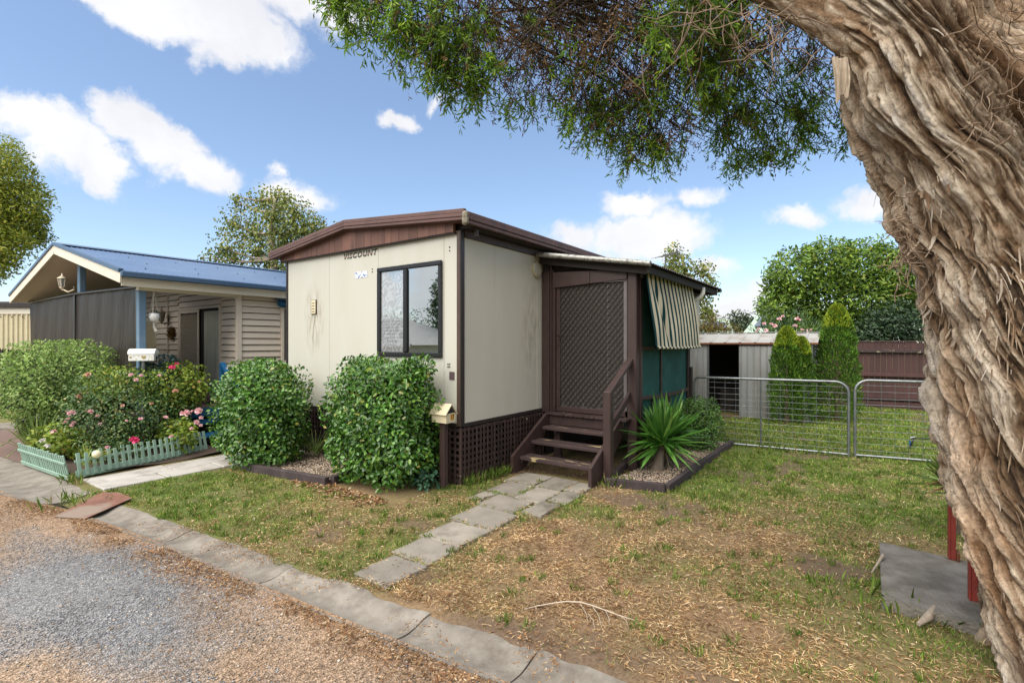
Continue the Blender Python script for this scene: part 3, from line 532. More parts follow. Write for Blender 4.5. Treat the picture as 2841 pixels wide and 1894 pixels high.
bx('head_joint', m_brown, PR, 1.69,1.699,-.757,-.733,2.388,2.553); bx('upper_lining', m_dark, PR, 1.80,1.83,-1.27,-.20,2.40,2.66)
m_grey = mat('grey aluminium', (.16,.14,.14), (.12,.11,.11), 6, .45, metal=.3)
dr = bx('security_door', mat('door insect screen', (.080,.070,.064), (.058,.051,.047), 60, .75, dirt=(.11,.10,.09), dscale=40, dlo=.62, dhi=.7), PR, 1.752,1.757,-1.225,-.24,.67,2.42, 0)
for (a, b, c, d) in ((-1.24,-.232,.665,.735),(-1.24,-.232,2.40,2.44)): bx('door_frame', m_brown, dr, 1.728,1.762,a,b,c,d,.006)
bx('door_frame', m_brown, dr, 1.728,1.762,-.29,-.232,.736,2.399,.006); bx('door_frame', m_grey, dr, 1.728,1.762,-1.265,-1.215,.736,2.44,.006)
bx('door_edge_strip', m_grey, dr, 1.744,1.750,-1.005,-.990,.74,2.36,.001); bx('head_track', m_grey, dr, 1.715,1.735,-1.24,-.95,2.385,2.40,.003)
lk = bx('lock_plate', m_brown, dr, 1.712,1.727,-.278,-.245,1.58,1.74,.004); bx('lever', m_brown, lk, 1.69,1.705,-.35,-.25,1.712,1.722,.002); bx('latch', m_galv, lk, 1.700,1.711,-.268,-.256,1.655,1.68,.002)
k = MB(); y0, y1, z0, z1 = -1.214,-.291,.737,2.398; sl = 1.16; pitch = .0705
for sgn in (1, -1):
    cc = np.arange(z0-sl*(y1-y0)-.2, z1+sl*(y1-y0)+.2, pitch*1.25)
    for c0 in cc:
        # line z = c0 + sgn*sl*(y-y0), made of short kinked pieces so that the bars look woven
        pts = []
        for t in np.linspace(0, 1, 34):
            y = y0+(y1-y0)*t; z = c0+sgn*sl*(y-y0) if sgn > 0 else c0+sl*(y1-y0)-sl*(y-y0)
            if z0 <= z <= z1: pts.append((y, z))
        if len(pts) > 1: k.beam((1.738+.003*sgn, *pts[0]), (1.738+.003*sgn, *pts[-1]), .008, .012, up=(1,0,0), b=0)
k.build('diamond_grille', mat('grille paint', (.030,.024,.022), (.05,.04,.036), 20, .4), dr, kind='stuff')
# deck planks, bearer, roof
d0 = bx('deck_plank', m_brownold, PR, 1.545,4.9,-.225,-.157,.632,.658,.004)
for j in range(1, 16): inst(d0, (3.2225+rng.normal(0,.004), -.191-j*.0735, .645), PR)
bx('bearer', m_brownold, PR, 1.60,1.645,-1.26,-.15,.50,.628); bx('bearer', m_dark, PR, 3.0,3.05,-1.3,-.1,.50,.628); bx('added_rear_wall', m_dark, PR, 3.88,3.92,-1.36,-.02,.3,2.6)  # rear wall added to keep the porch interior dark
bx('stump', m_brownold, PR, 1.60,1.69,-.36,-.27,0,.498); bx('stump', m_dark, PR, 3.0,3.09,-1.3,-1.2,0,.498)
EV = lambda y: 2.825+(y+.02)*(2.825-2.545)/1.64
def corr(x0, x1, ya, yb_, zf, pitch, amp, name, m, parent, t=.0):
    n = int((x1-x0)/pitch*6); k = MB(); k.grid(lambda u, v: (x0+(x1-x0)*u, ya+(yb_-ya)*v, zf(ya+(yb_-ya)*v)+amp*math.sin(2*math.pi*(x1-x0)*u/pitch)), n, 2)
    nb = len(k.v); 
    return k.build(name, m, parent)
m_ironroof = mat('old iron roof', (.16,.15,.14), (.10,.09,.085), 6, .65, metal=.3, dirt=(.05,.04,.035), dscale=6, dlo=.45, dhi=.7)
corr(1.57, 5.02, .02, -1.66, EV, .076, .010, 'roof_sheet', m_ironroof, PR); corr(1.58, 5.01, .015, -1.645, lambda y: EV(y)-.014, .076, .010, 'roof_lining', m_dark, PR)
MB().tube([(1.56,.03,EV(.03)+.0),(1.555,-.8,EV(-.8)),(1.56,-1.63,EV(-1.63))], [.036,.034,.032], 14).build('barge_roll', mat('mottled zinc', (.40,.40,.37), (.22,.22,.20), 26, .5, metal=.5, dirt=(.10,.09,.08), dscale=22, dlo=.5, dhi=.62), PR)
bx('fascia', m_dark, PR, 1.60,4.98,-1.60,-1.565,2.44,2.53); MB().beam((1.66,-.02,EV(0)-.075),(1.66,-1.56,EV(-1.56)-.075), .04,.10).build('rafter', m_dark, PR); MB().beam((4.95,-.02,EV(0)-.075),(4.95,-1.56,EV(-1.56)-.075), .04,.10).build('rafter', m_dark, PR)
bx('eave_end', m_black, PR, 4.93,5.06,-1.66,-1.61,2.50,2.55, .01)
# green shade cloth and its battens
m_shade = mat('green shade cloth', (.008,.075,.062), (.005,.050,.043), 3, .8, bump=.3, bscale=300, dirt=(.03,.13,.11), dscale=2.2, dlo=.5, dhi=.75)
k = MB(); k.grid(lambda u, v: (1.90+2.04*u, -1.372-.012*math.sin(math.pi*u)*math.sin(3.1*v), .40+2.1*v), 16, 16); k.build('shade_cloth', m_shade, PR)
for (a, b, z) in ((1.84,3.93,1.535),): bx('batten', m_brown, PR, a, b, -1.41,-1.386, z-.022, z+.022)
for (xa, za, xb, zb) in ((1.86,.905,2.55,.868),(2.55,.868,3.3,.856),(3.3,.856,3.92,.868)): MB().beam((xa,-1.398,za),(xb,-1.398,zb),.024,.052).build('batten', m_brown, PR)
MB().beam((1.86,-1.398,.60),(3.92,-1.398,.585),.024,.05).build('batten', m_brown, PR)
for (x, za, zb) in ((2.62,.90,1.51),(2.30,.62,.86),(2.98,.62,.83),(3.90,.62,2.4)): bx('batten', m_brown, PR, x-.02, x+.02, -1.409,-1.388, za, zb)
bx('end_post', m_trim, PR, 3.935,4.0,-1.45,-1.385,0,1.22); bx('end_post', m_grey, PR, 3.94,3.965,-1.42,-1.40,1.22,2.4)
k = MB(); k.tube([(4.02,-1.60,2.49),(4.02,-1.60,2.40),(4.02,-1.56,2.34),(4.02,-1.45,2.29)], .035, 10); k.build('downpipe', m_white, PR)

# striped awning
m_aw, N, L, P = nodes('awning stripes'); geo = N.new('ShaderNodeAttribute'); geo.attribute_name = 'UVMap'; tc = N.new('ShaderNodeTexCoord'); s = N.new('ShaderNodeSeparateXYZ'); L.new(tc.outputs['UV'], s.inputs[0])
ml = N.new('ShaderNodeMath'); ml.operation = 'MULTIPLY'; ml.inputs[1].default_value = 13; fr = N.new('ShaderNodeMath'); fr.operation = 'FRACT'; L.new(s.outputs['X'], ml.inputs[0]); L.new(ml.outputs[0], fr.inputs[0])
cr = ramp(N, [(0,(.010,.048,.05)),(.44,(.60,.53,.39))]); cr.color_ramp.interpolation = 'CONSTANT'; L.new(fr.outputs[0], cr.inputs[0])
nn = N.new('ShaderNodeTexNoise'); nn.inputs['Scale'].default_value = 3; L.new(tc.outputs['Object'], nn.inputs['Vector']); c2 = ramp(N, [(.3,(.75,.75,.75)),(.7,(1.1,1.1,1.1))]); L.new(nn.outputs['Fac'], c2.inputs[0])
mx = N.new('ShaderNodeMixRGB'); mx.blend_type = 'MULTIPLY'; mx.inputs[0].default_value = 1; L.new(cr.outputs[0], mx.inputs[1]); L.new(c2.outputs[0], mx.inputs[2]); L.new(mx.outputs[0], P.inputs['Base Color']); P.inputs['Roughness'].default_value = .85; P.inputs['Specular IOR Level'].default_value = .1
AW = root('roller_awning', (2.9,-1.47,2.46), 'green and cream striped canvas awning pulled down over the porch side', 'awning')
def uvmesh(name, fn, nu, nv, m, parent):
    V = np.array([fn(i/nu, j/nv) for i in range(nu+1) for j in range(nv+1)]); U = np.array([(i/nu, j/nv) for i in range(nu+1) for j in range(nv+1)])
    return fast(name, V, gridfaces(nu+1, nv+1), m, parent, True, U)
def canvas(u, v):
    x = 1.80+2.08*u+(.01*v)*(1-u)+.09*v*u; ease = v**1.5
    y = -1.475-.13*ease*(1-.25*u)-.03*math.sin(math.pi*v)
    y += .030*math.exp(-((u-.10-.22*v)/.035)**2)*math.sin(math.pi*v)*1.2+.016*math.sin(u*17+v*4)*v*(1-u)*math.sin(math.pi*v)
    return (x, y, 2.485-.940*v-.012*math.sin(math.pi*u)*v)
uvmesh('canvas', canvas, 60, 30, m_aw, AW)
def roll(cx, r0):
    def f(u, v): t = 2*math.pi*v; a = cx(u); return (a[0], a[1]+r0*math.cos(t), a[2]+r0*math.sin(t))
    return f
uvmesh('roller', roll(lambda u: (1.78+2.12*u, -1.47, 2.505), .034), 30, 12, m_aw, AW); uvmesh('hem_roll', roll(lambda u: (lambda c: (c[0], c[1], c[2]))(canvas(u,1)), .017), 40, 8, m_aw, AW)
for x in (1.765, 3.915): MB().tube([(x-.02,-1.47,2.505),(x+.02,-1.47,2.505)], .022, 10).build('roller_end', m_galv, AW)
bx('bracket', m_brown, AW, 1.80,1.84,-1.45,-1.395,2.42,2.52)

# ------------------------------------------------------------------ entry steps
ST = root('timber_steps', (1.2,-.7,0), 'dark brown timber steps with worn treads and a handrail', 'steps')
for (ya, yb_) in ((-.20,-.16),(-1.255,-1.215)):
    MB().prism([(.745,ya,0),(.745,ya,.215),(1.53,ya,.645),(1.60,ya,.645),(1.60,ya,.44),(.98,ya,0)], (0,yb_-ya,0)).build('stringer', m_brown, ST)
for x, z in ((.872,.192),(1.139,.347),(1.405,.493)):
    bx('tread', m_tread, ST, x, x+.235, -1.213, -.203, z-.042, z, .006); bx('cleat', m_brown, ST, x+.03, x+.19, -.225,-.203, z-.082, z-.043, .002)
bx('newel_post', m_brown, ST, 1.03,1.125,-1.352,-1.257,0,1.045,.008)
MB().beam((1.06,-1.305,1.025),(1.76,-1.305,1.405),.085,.042).build('handrail', m_brown, ST); MB().beam((1.10,-1.30,.60),(1.74,-1.30,.955),.035,.085).build('mid_rail', m_brown, ST)
# letterbox number 17
LB = root('letterbox', (-.2,.07,0), 'cream house-shaped metal letterbox numbered 17 on brown post', 'letterbox')
bx('post', m_brown, LB, -.235,-.165,.035,.105,0,.728,.006)
bx('body', m_cream, LB, -.275,-.128,-.035,.185,.732,.838,.003)
k = MB(); k.prism([(-.300,-.05,.826),(-.2015,-.05,.94),(-.103,-.05,.826),(-.108,-.05,.822),(-.2015,-.05,.93),(-.295,-.05,.822)], (0,.25,0)); k.build('lid', m_cream, LB)
MB().prism([(-.272,-.034,.839),(-.2015,-.034,.922),(-.131,-.034,.839)], (0,.215,0)).build('gable_end', m_trim, LB)
nb = bx('number_plate', flat('orange plate', (.55,.27,.02), .5), LB, -.205,-.155,-.0385,-.0355,.765,.828,.001)
text('numeral', '17', .072, flat('black numeral', (.01,.01,.01), .5), nb, (-.18,-.0395,.796), 0, .0006, .0015, .72, 'side')
# ------------------------------------------------------------------ blue-roofed cabin next door
m_blue = mat('blue steel roof', (.105,.165,.27), (.085,.14,.24), 1.5, .33, metal=.25, dirt=(.15,.20,.29), dscale=1.2, dlo=.5, dhi=.8, spec=.5)
m_bluetrim = mat('blue trim', (.050,.095,.165), (.040,.080,.145), 4, .4)
m_bluepost = mat('blue post', (.12,.20,.29), (.09,.16,.24), 3, .5, dirt=(.2,.25,.3), dscale=6)
m_bluestep = mat('bright blue paint', (.012,.13,.30), (.010,.10,.24), 5, .45)
m_siding = mat('beige siding', (.64,.56,.465), (.59,.515,.425), 3, .5, rand=.04, dirt=(.42,.35,.28), dscale=4, dlo=.6, dhi=.8, stretch=(.3,.3,1))
m_soffit = mat('soffit lining', (.62,.55,.47), (.56,.5,.43), 2, .7)
BH = root('cabin', (-1.3,5.2,0), 'beige clad cabin with blue metal gable roof and screened porch', 'house')
RZ = lambda y: float(np.interp(y, [4.95,8.33,11.82], [2.635,3.405,2.665]))
def corr2(x0, x1, ya, yb_, pitch, amp, name):
    n = int((x1-x0)/pitch*6); MB().grid(lambda u, v: (x0+(x1-x0)*u, ya+(yb_-ya)*v, RZ(ya+(yb_-ya)*v)+amp*math.sin(2*math.pi*(x1-x0)*u/pitch)), n, 2).build(name, m_blue, BH)
corr2(-1.66, 9.4, 8.33, 4.95, .076, .008, 'roof_sheet'); corr2(-1.66, 9.4, 8.33, 11.82, .076, .008, 'roof_sheet')
k = MB(); k.beam((-1.67,8.22,3.405),(9.4,8.22,3.405),.26,.012,up=(0,-.21,1)); k.beam((-1.67,8.44,3.405),(9.4,8.44,3.405),.26,.012,up=(0,.21,1)); k.build('ridge_cap', m_blue, BH)
n0 = bx('roof_screw', m_bluetrim, BH, -1.2,-1.185,5.5,5.515,RZ(5.5)+.004,RZ(5.5)+.020,.003)
for yy in (5.5,6.35,7.2,7.95):
    for xx in np.arange(-1.2+.3*(yy > 6 and yy < 7.5), 4.2, .76): inst(n0, (xx, yy, RZ(yy)+.012), BH)
for (ya, yb_) in ((4.96,8.33),(8.33,11.82)):
    MB().beam((-1.67,ya,RZ(ya)-.10),(-1.67,yb_,RZ(yb_)-.10),.03,.155).build('barge_board', m_creamtrim, BH); MB().beam((-1.675,ya,RZ(ya)+.005),(-1.675,yb_,RZ(yb_)+.005),.06,.055).build('barge_cap', m_bluetrim, BH)
    MB().hexa([(-1.65,ya,RZ(ya)-.14),(.04,ya,RZ(ya)-.14),(.04,yb_,RZ(yb_)-.14),(-1.65,yb_,RZ(yb_)-.14),(-1.65,ya,RZ(ya)-.12),(.04,ya,RZ(ya)-.12),(.04,yb_,RZ(yb_)-.12),(-1.65,yb_,RZ(yb_)-.12)]).build('ceiling_lining', m_soffit, BH)
k = MB(); k.box(-1.69,9.4,4.87,4.95,2.545,2.63,.012); k.build('gutter', m_bluetrim, BH); bx('fascia_board', m_creamtrim, BH, -1.66,9.4,4.985,5.01,2.425,2.56)
bx('porch_beam', m_creamtrim, BH, -1.40,.04,5.15,5.25,2.395,2.485)
bx('eave_lining', m_soffit, BH, -1.6,9.4,5.012,5.2,2.50,2.512)
bx('porch_post', m_bluepost, BH, -1.40,-1.30,5.15,5.25,.52,2.393,.01); bx('porch_post', m_bluepost, BH, -1.345,-1.245,8.22,8.36,.52,3.18,.01); bx('porch_post', m_bluepost, BH, -1.34,-1.25,11.6,11.7,.52,2.5,.01)
m_pvc, N, L, P = nodes('dark mesh blind'); tc = N.new('ShaderNodeTexCoord'); n = N.new('ShaderNodeTexNoise'); n.inputs['Scale'].default_value = 2.2; n.inputs['Detail'].default_value = 3; n.inputs['Distortion'].default_value = 1.2
mp = N.new('ShaderNodeMapping'); mp.inputs['Scale'].default_value = (1,1.6,.5); L.new(tc.outputs['Object'], mp.inputs[0]); L.new(mp.outputs[0], n.inputs['Vector']); b = N.new('ShaderNodeBump'); b.inputs['Strength'].default_value = .5; b.inputs['Distance'].default_value = .05; L.new(n.outputs['Fac'], b.inputs['Height']); L.new(b.outputs[0], P.inputs['Normal'])
P.inputs['Base Color'].default_value = (.030,.025,.022,1); P.inputs['Roughness'].default_value = .42; P.inputs['Specular IOR Level'].default_value = .10
for (ya, yb_, za, zb) in ((5.27,8.33,2.43,2.50),(8.335,11.72,2.50,2.50)):
    ph = rng.uniform(0,6); MB().grid(lambda u, v: (-1.37+.012*math.sin(u*5+ph)*math.sin(v*3)+.006*math.sin(u*31+v*4), ya+(yb_-ya)*u, .58+((za+(zb-za)*u)-.58)*v), 50, 20).build('mesh_blind', m_pvc, BH)
    MB().tube([(-1.385,ya,za+.02),(-1.385,yb_,zb+.02)], .024, 8).build('blind_tube', m_black, BH); bx('blind_edge', m_black, BH, -1.395,-1.375,ya-.02,ya+.03,.58,za)
bx('porch_floor', mat('porch decking', (.16,.12,.10), (.12,.09,.075), 6, .7), BH, -1.42,.05,5.13,11.7,.50,.545); bx('porch_skirt', m_dark, BH, -1.36,9.2,5.28,11.6,0,.498); bx('floor_edge', m_bluestep, BH, -1.40,.06,5.09,5.128,.40,.545)
bx('wall_backing', m_dark, BH, .085,9.2,5.225,11.6,.50,2.64,0); MB().prism([(.09,5.225,2.641),(.09,11.6,2.641),(.09,8.33,3.27)], (9.1,0,0)).build('gable_backing', m_siding, BH)  # dark backing paints the shadow lines in the gaps below the boards
PB = .1125
def board_front(y0, y1, z): return MB().prism([(.084,y0,z+.011),(.040,y0,z+.011),(.042,y0,z+.020),(.066,y0,z+PB-.002),(.084,y0,z+PB-.002)], (0,y1-y0,0)).build('siding_board', m_siding, BH)
def board_side(x0, x1, z): return MB().prism([(x0,5.224,z+.011),(x0,5.180,z+.011),(x0,5.182,z+.020),(x0,5.206,z+PB-.002),(x0,5.224,z+PB-.002)], (x1-x0,0,0)).build('siding_board', m_siding, BH)
for (ya, yb_, za, zb) in ((5.235,5.77,.56,2.55),(7.57,8.06,.56,3.0),(8.10,8.68,.56,3.2),(5.77,7.57,2.30,2.9),(8.68,9.3,2.26,3.0),(8.68,9.3,.56,1.2)):
    first = None
    for z in np.arange(za, zb, PB):
        if z > RZ((ya+yb_)/2)-.30: break
        if first is None: first = board_front(ya, yb_, z); c0 = WLOC[first].copy(); z0 = z
        else: inst(first, (c0[0], c0[1], c0[2]+z-z0), BH)
first = None
for z in np.arange(.56, 2.42, PB):
    if first is None: first = board_side(.125,.835,z); c0 = WLOC[first].copy(); z0 = z
    else: inst(first, (c0[0], c0[1], c0[2]+z-z0), BH)
bx('corner_trim', m_siding, BH, .03,.122,5.165,5.225,.50,2.50); bx('wall_joint', m_siding, BH, .030,.083,8.062,8.098,.56,3.0)
bx('side_wall', m_siding, BH, .84,9.2,5.2,5.224,.5,2.5)
sw = bx('side_window', flat('dim window', (.09,.095,.09), .15), BH, .89,1.9,5.175,5.18,1.28,2.24,0)
for (a, b_, c, d) in ((.84,.89,1.23,2.29),(1.9,1.95,1.23,2.29),(.891,1.899,1.23,1.28),(.891,1.899,2.24,2.29)): bx('window_frame', m_siding, sw, a, b_, 5.15,5.199,c,d)
m_bluecanvas = mat('blue canvas', (.01,.09,.19), (.006,.05,.11), 7, .8)
aw2 = root('folded_awning', (1.3,5.1,2.4), 'small bright blue canvas awning folded up above the side window', 'awning')
bx('arm', m_bluetrim, aw2, .70,2.0,5.06,5.145,2.395,2.43); MB().grid(lambda u, v: (.72+1.25*u, 5.11-.06*math.sin(math.pi*v)+.02*math.sin(u*40), 2.39-.20*v*(.35+.65*min(1,u*4))+.02*math.sin(u*30+v*3)), 60, 6).build('canvas', m_bluecanvas, aw2)
lw = bx('window', flat('dark room', (.012,.012,.013), .08), BH, .060,.064,8.72,9.28,1.25,2.2,0)
for (a, b_, c, d) in ((8.68,8.72,1.21,2.25),(8.721,9.28,2.2,2.25),(8.721,9.28,1.21,1.25)): bx('window_frame', m_siding, lw, .045,.070,a,b_,c,d)
# sliding door: opening with curtain, and a diamond screen leaf
sdr = bx('sliding_door', flat('dark opening', (.010,.009,.008), .8), BH, .076,.083,5.83,7.52,.55,2.27,0)
for (a, b_, c, d) in ((5.775,5.83,.55,2.30),(7.52,7.565,.55,2.30),(5.831,7.519,2.25,2.30),(5.831,7.519,.55,.58)): bx('door_frame', m_siding, sdr, .03,.075,a,b_,c,d)
MB().grid(lambda u, v: (.066+.008*math.sin(u*42+2*math.sin(u*9)), 5.87+.60*u, .60+1.60*v), 90, 3).build('curtain', mat('sage curtain', (.40,.41,.35), (.34,.35,.30), 3, .9), sdr)
lf = bx('screen_leaf', flat('screen void', (.014,.012,.011), .8), sdr, .050,.053,6.70,7.50,.60,2.24,0)
for (a, b_, c, d) in ((6.64,6.70,.585,2.25),(7.45,7.515,.585,2.25),(6.701,7.449,2.19,2.248),(6.701,7.449,.585,.65)): bx('leaf_frame', m_siding, lf, .034,.052,a,b_,c,d)
k = MB()
for sgn in (1,-1):
    for c in np.arange(-1.9, 2.7, .082):
        pts = [(y, .65+c+sgn*1.6*(y-7.075)) for y in np.linspace(6.70,7.45,24)]; pts = [p for p in pts if .65 <= p[1] <= 2.19]
        if len(pts) > 1: k.beam((.043-.001*sgn,*pts[0]), (.043-.001*sgn,*pts[-1]), .004, .014, up=(1,0,0), b=0)
k.build('diamond_grille', m_siding, lf, kind='stuff')
bs = root('blue_steps', (-.5,4.9,0), 'bright blue painted steps up to the neighbouring porch', 'steps')
for (ya, yb_, z) in ((4.84,5.085,.36),(4.55,4.80,.19)): bx('tread', m_bluestep, bs, -.80,-.08,ya,yb_,z-.05,z,.006)
for x in (-.84,-.04): MB().prism([(x-.02,4.60,0),(x-.02,4.60,.12),(x-.02,5.085,.42),(x-.02,5.085,.1),(x-.02,4.9,0)], (.036,0,0)).build('stringer', m_bluestep, bs)
q = ony(615,1010,5.16); hr = root('stair_rail', (q[0],5.1,.5), 'bright blue sloping handrail beside the porch corner', 'handrail')
bx('rail_post', m_bluestep, hr, q[0]-.035,q[0]+.035,5.12,5.17,.546,q[2]); MB().beam((q[0]+.0,5.145,q[2]+.02),(q[0]+.02,4.62,q[2]-.42),.07,.05).build('rail', m_bluestep, hr); bx('rail_post', m_bluestep, hr, q[0]-.02,q[0]+.05,4.60,4.65,0,q[2]-.45)
# porch ornaments
def lantern(c, out, label, m):
    o = root('wall_lantern', c, label, 'lantern', 'lanterns on the cabin porch'); c = np.array(c, float)
    k = MB(); k.lathe([(.0,.20),(.012,.19),(.018,.15),(.075,.105),(.080,.095)], c, 6); k.build('cap', m, o)
    k = MB()
    for j in range(6):
        t = 2*math.pi*j/6; k.beam(c+(.066*math.cos(t),.066*math.sin(t),.095), c+(.040*math.cos(t),.040*math.sin(t),-.06), .012,.012,b=0)
    k.build('cage', m, o); MB().lathe([(.060,.09),(.035,-.055)], c, 6).build('glass', flat('lantern glass', (.30,.31,.30), .1), o)
    MB().lathe([(.043,-.06),(.045,-.075),(.02,-.10),(.012,-.13),(.0,-.135)], c, 6).build('base', m, o)
    p = c+np.array(out); MB().tube([c+(0,0,-.10), c*.5+p*.5+(0,0,-.13), p+(0,0,-.06), p], .012, 6).build('arm', m, o); return o
m_ivory = mat('ivory enamel', (.62,.55,.42), (.55,.48,.36), 8, .45); m_oldbrass = mat('tarnished cream', (.34,.28,.19), (.26,.21,.14), 12, .5)
lantern((-1.50,8.62,2.72), (.10,-.30,-.06), 'ivory lantern hanging in the open gable by the blue post', m_ivory); lantern((-.09,8.02,2.13), (.13,-.0,-.02), 'tarnished lantern on the cabin wall beside the screen door', m_oldbrass)
wr = root('wreath', (-.0,7.83,1.80), 'dried brown leaf wreath on the cabin wall', 'wreath')
t = rng.uniform(0,6.28,420); rr = .085+.030*rng.normal(size=420); p = np.stack([.02+.02*rng.normal(size=420), 7.83+rr*np.cos(t), 1.80+rr*np.sin(t)],1)
leaves('foliage', p, rdir(420), rdir(420), .05, .022, leafmat('dried leaves', [(0,(.13,.07,.02)),(.5,(.22,.13,.03)),(1,(.07,.05,.02))]), wr)
hp = root('hanging_planter', (-1.19,5.22,2.0), 'white hanging planter in knotted cord by the blue post', 'planter')
c = np.array((-1.19,5.20,2.0)); k = MB()
for a in (0,2.1,4.2): k.tube([c+(0,0,.40), c+(.06*math.cos(a),.06*math.sin(a),.06)], .006, 5)
k.tube([c+(0,0,-.06), c+(.005,.01,-.15), c+(.03,-.02,-.22)], [.012,.018,.03], 6); k.build('cord', mat('cord', (.62,.58,.50), None, 30, .9), hp); MB().lathe([(0,-.07),(.05,-.06),(.075,0),(.07,.06),(.062,.06),(.06,.03)], c, 14).build('pot', m_white, hp)
bush('foliage', c+(0,0,.07), (.05,.05,.04), 60, .03,.02, leafmat('succulent', [(0,(.10,.18,.14)),(1,(.06,.12,.09))]), hp, zmin=0)
s0 = gr(577,1117,.55); sg = root('garden_statue', s0, 'small mottled dark stone figure sitting on the porch edge', 'statue')
m_statue = mat('mottled stone', (.10,.075,.065), (.05,.04,.04), 22, .8, bump=.6, dirt=(.22,.14,.12), dscale=18, dlo=.55, dhi=.65)
k = MB(); k.lathe([(0,0),(.08,0),(.085,.04),(.075,.12),(.055,.19),(.045,.21)], s0, 12); k.build('body', m_statue, sg)
k = MB(); k.lathe([(0,.20),(.04,.205),(.06,.24),(.055,.29),(.03,.32),(0,.325)], s0, 12); k.tube([s0+(-.03,-.05,.25), s0+(-.05,-.085,.24)], [.03,.02], 8); k.build('head', m_statue, sg)
for dy in (-.045,.045): MB().tube([s0+(dy*.6,dy,.30), s0+(dy*.7,dy*1.2,.25)], [.018,.012], 6).build('ear', m_statue, sg)
for dy in (-.03,.03): MB().tube([s0+(-.05+dy*.5,-.05+dy,.13), s0+(-.065+dy*.5,-.07+dy,.0)], [.022,.024], 7).build('foreleg', m_statue, sg)
# white letterbox with hearts
wb = at(398,985,7.35); LW = root('letterbox', (wb[0],wb[1],0), 'white round-topped letterbox with gold heart among the roses', 'letterbox')
ux = np.array((RT[0]*.93+FW[0]*.36, RT[1]*.93+FW[1]*.36, 0)); ux /= np.linalg.norm(ux); uy = np.array((-ux[1],ux[0],0)); uz = np.array((0,0,1.)); lb = wb
MB().obox(lb+(0,0,-.03), ux, uy, uz, (.155,.10,.052), .004).build('body', m_white, LW)
k = MB(); prof = [(.108*math.cos(a), .02+.075*math.sin(a)) for a in np.linspace(0, math.pi, 10)]
k.prism([lb+uy*a+uz*b_-ux*.165 for a, b_ in prof], ux*.33); k.build('lid', m_white, LW); MB().tube([(lb[0],lb[1],0),(lb[0],lb[1],lb[2]-.085)], .03, 8).build('post', m_galv, LW)
ht = [(0,-.028),(-.028,.0),(-.029,.018),(-.015,.027),(0,.016),(.015,.027),(.029,.018),(.028,0)]
MB().prism([lb+ux*(.03+a)+uz*(-.03+b_)-uy*.1005 for a, b_ in ht], -uy*.003).build('heart', m_gold, LW)
MB().prism([lb+ux*(-.13+a*.5)+uz*(-.03+b_*.6)-uy*.1005 for a, b_ in ht], -uy*.003).build('heart', m_gold, LW)
d0 = MB().obox(lb+ux*.10+uz*-.02-uy*.102, ux, uy, uz, (.005,.002,.005), 0).build('dot', m_gold, LW)
for (a, b_) in ((-.09,-.01),(-.06,-.055),(-.03,-.005),(.09,-.06),(.13,-.03),(.13,-.06)): inst(d0, lb+ux*a+uz*b_-uy*.102, LW)

# ------------------------------------------------------------------ green picket fences round the flower bed
m_picket = mat('sage green paint', (.27,.40,.32), (.23,.35,.28), 6, .6, dirt=(.33,.36,.27), dscale=9, dlo=.6, dhi=.75, rand=.08, bump=.3)
def picket_run(a, b, n, w, lab, lean, h=.27, board=.09):
    a = np.array((*a,0.)); b = np.array((*b,0.)); o = root('picket_fence', (a+b)/2, lab, 'picket fence', 'low sage green picket fences')
    d = (b-a)/np.linalg.norm(b-a); nrm = np.array((-d[1],d[0],0.))*lean; up = unit(np.array((0,0,1.))+nrm*.20); out = unit(np.cross(d, up)); out = out*np.sign(-(out@nrm))
    MB().beam(a+up*(.02+board/2)+out*.0, b+up*(.02+board/2)+out*.0, .014, board, up=up).build('base_board', m_picket, o)
    MB().beam(a+up*(h*.80), b+up*(h*.80), .014, .032, up=up).build('rail', m_picket, o)
    for i in range(n):
        p = a+(b-a)*((i+.5)/n)+d*rng.normal(0,.004); hh = h+rng.normal(0,.006)
        MB().obox(p+up*(.035+hh/2)+out*.0145, d, unit(up+d*rng.normal(0,.02)), out, (w/2, hh/2, .007), .003).build('picket', m_picket, o)
    return o
A_ = gr(212,1332); B_ = gr(578,1252); C_ = gr(62,1290); D_ = gr(192,1337)
picket_run(A_[:2], B_[:2], 21, .040, 'long sage green picket fence along the pale side path', 1)
picket_run(C_[:2], D_[:2], 24, .032, 'short sage green picket fence of close slats along the kerb', -1, .27, .05)
# ------------------------------------------------------------------ rusty plate over the gutter
pp = [gr(150,1430), gr(283,1376), gr(330,1378), gr(366,1391), gr(236,1437)]
pl = MB(); zz = [-.012,.035,.040,.030,-.010]; pl.prism([(p[0],p[1],z) for p, z in zip(pp, zz)], (0,0,.008))
pl.build('steel_plate', mat('rusted plate', (.20,.085,.055), (.13,.06,.042), 8, .75, bump=.4, bscale=90, dirt=(.21,.16,.125), dscale=2.2, dlo=.5, dhi=.6), label='rust brown steel plate bridging the kerb gutter', cat='plate')
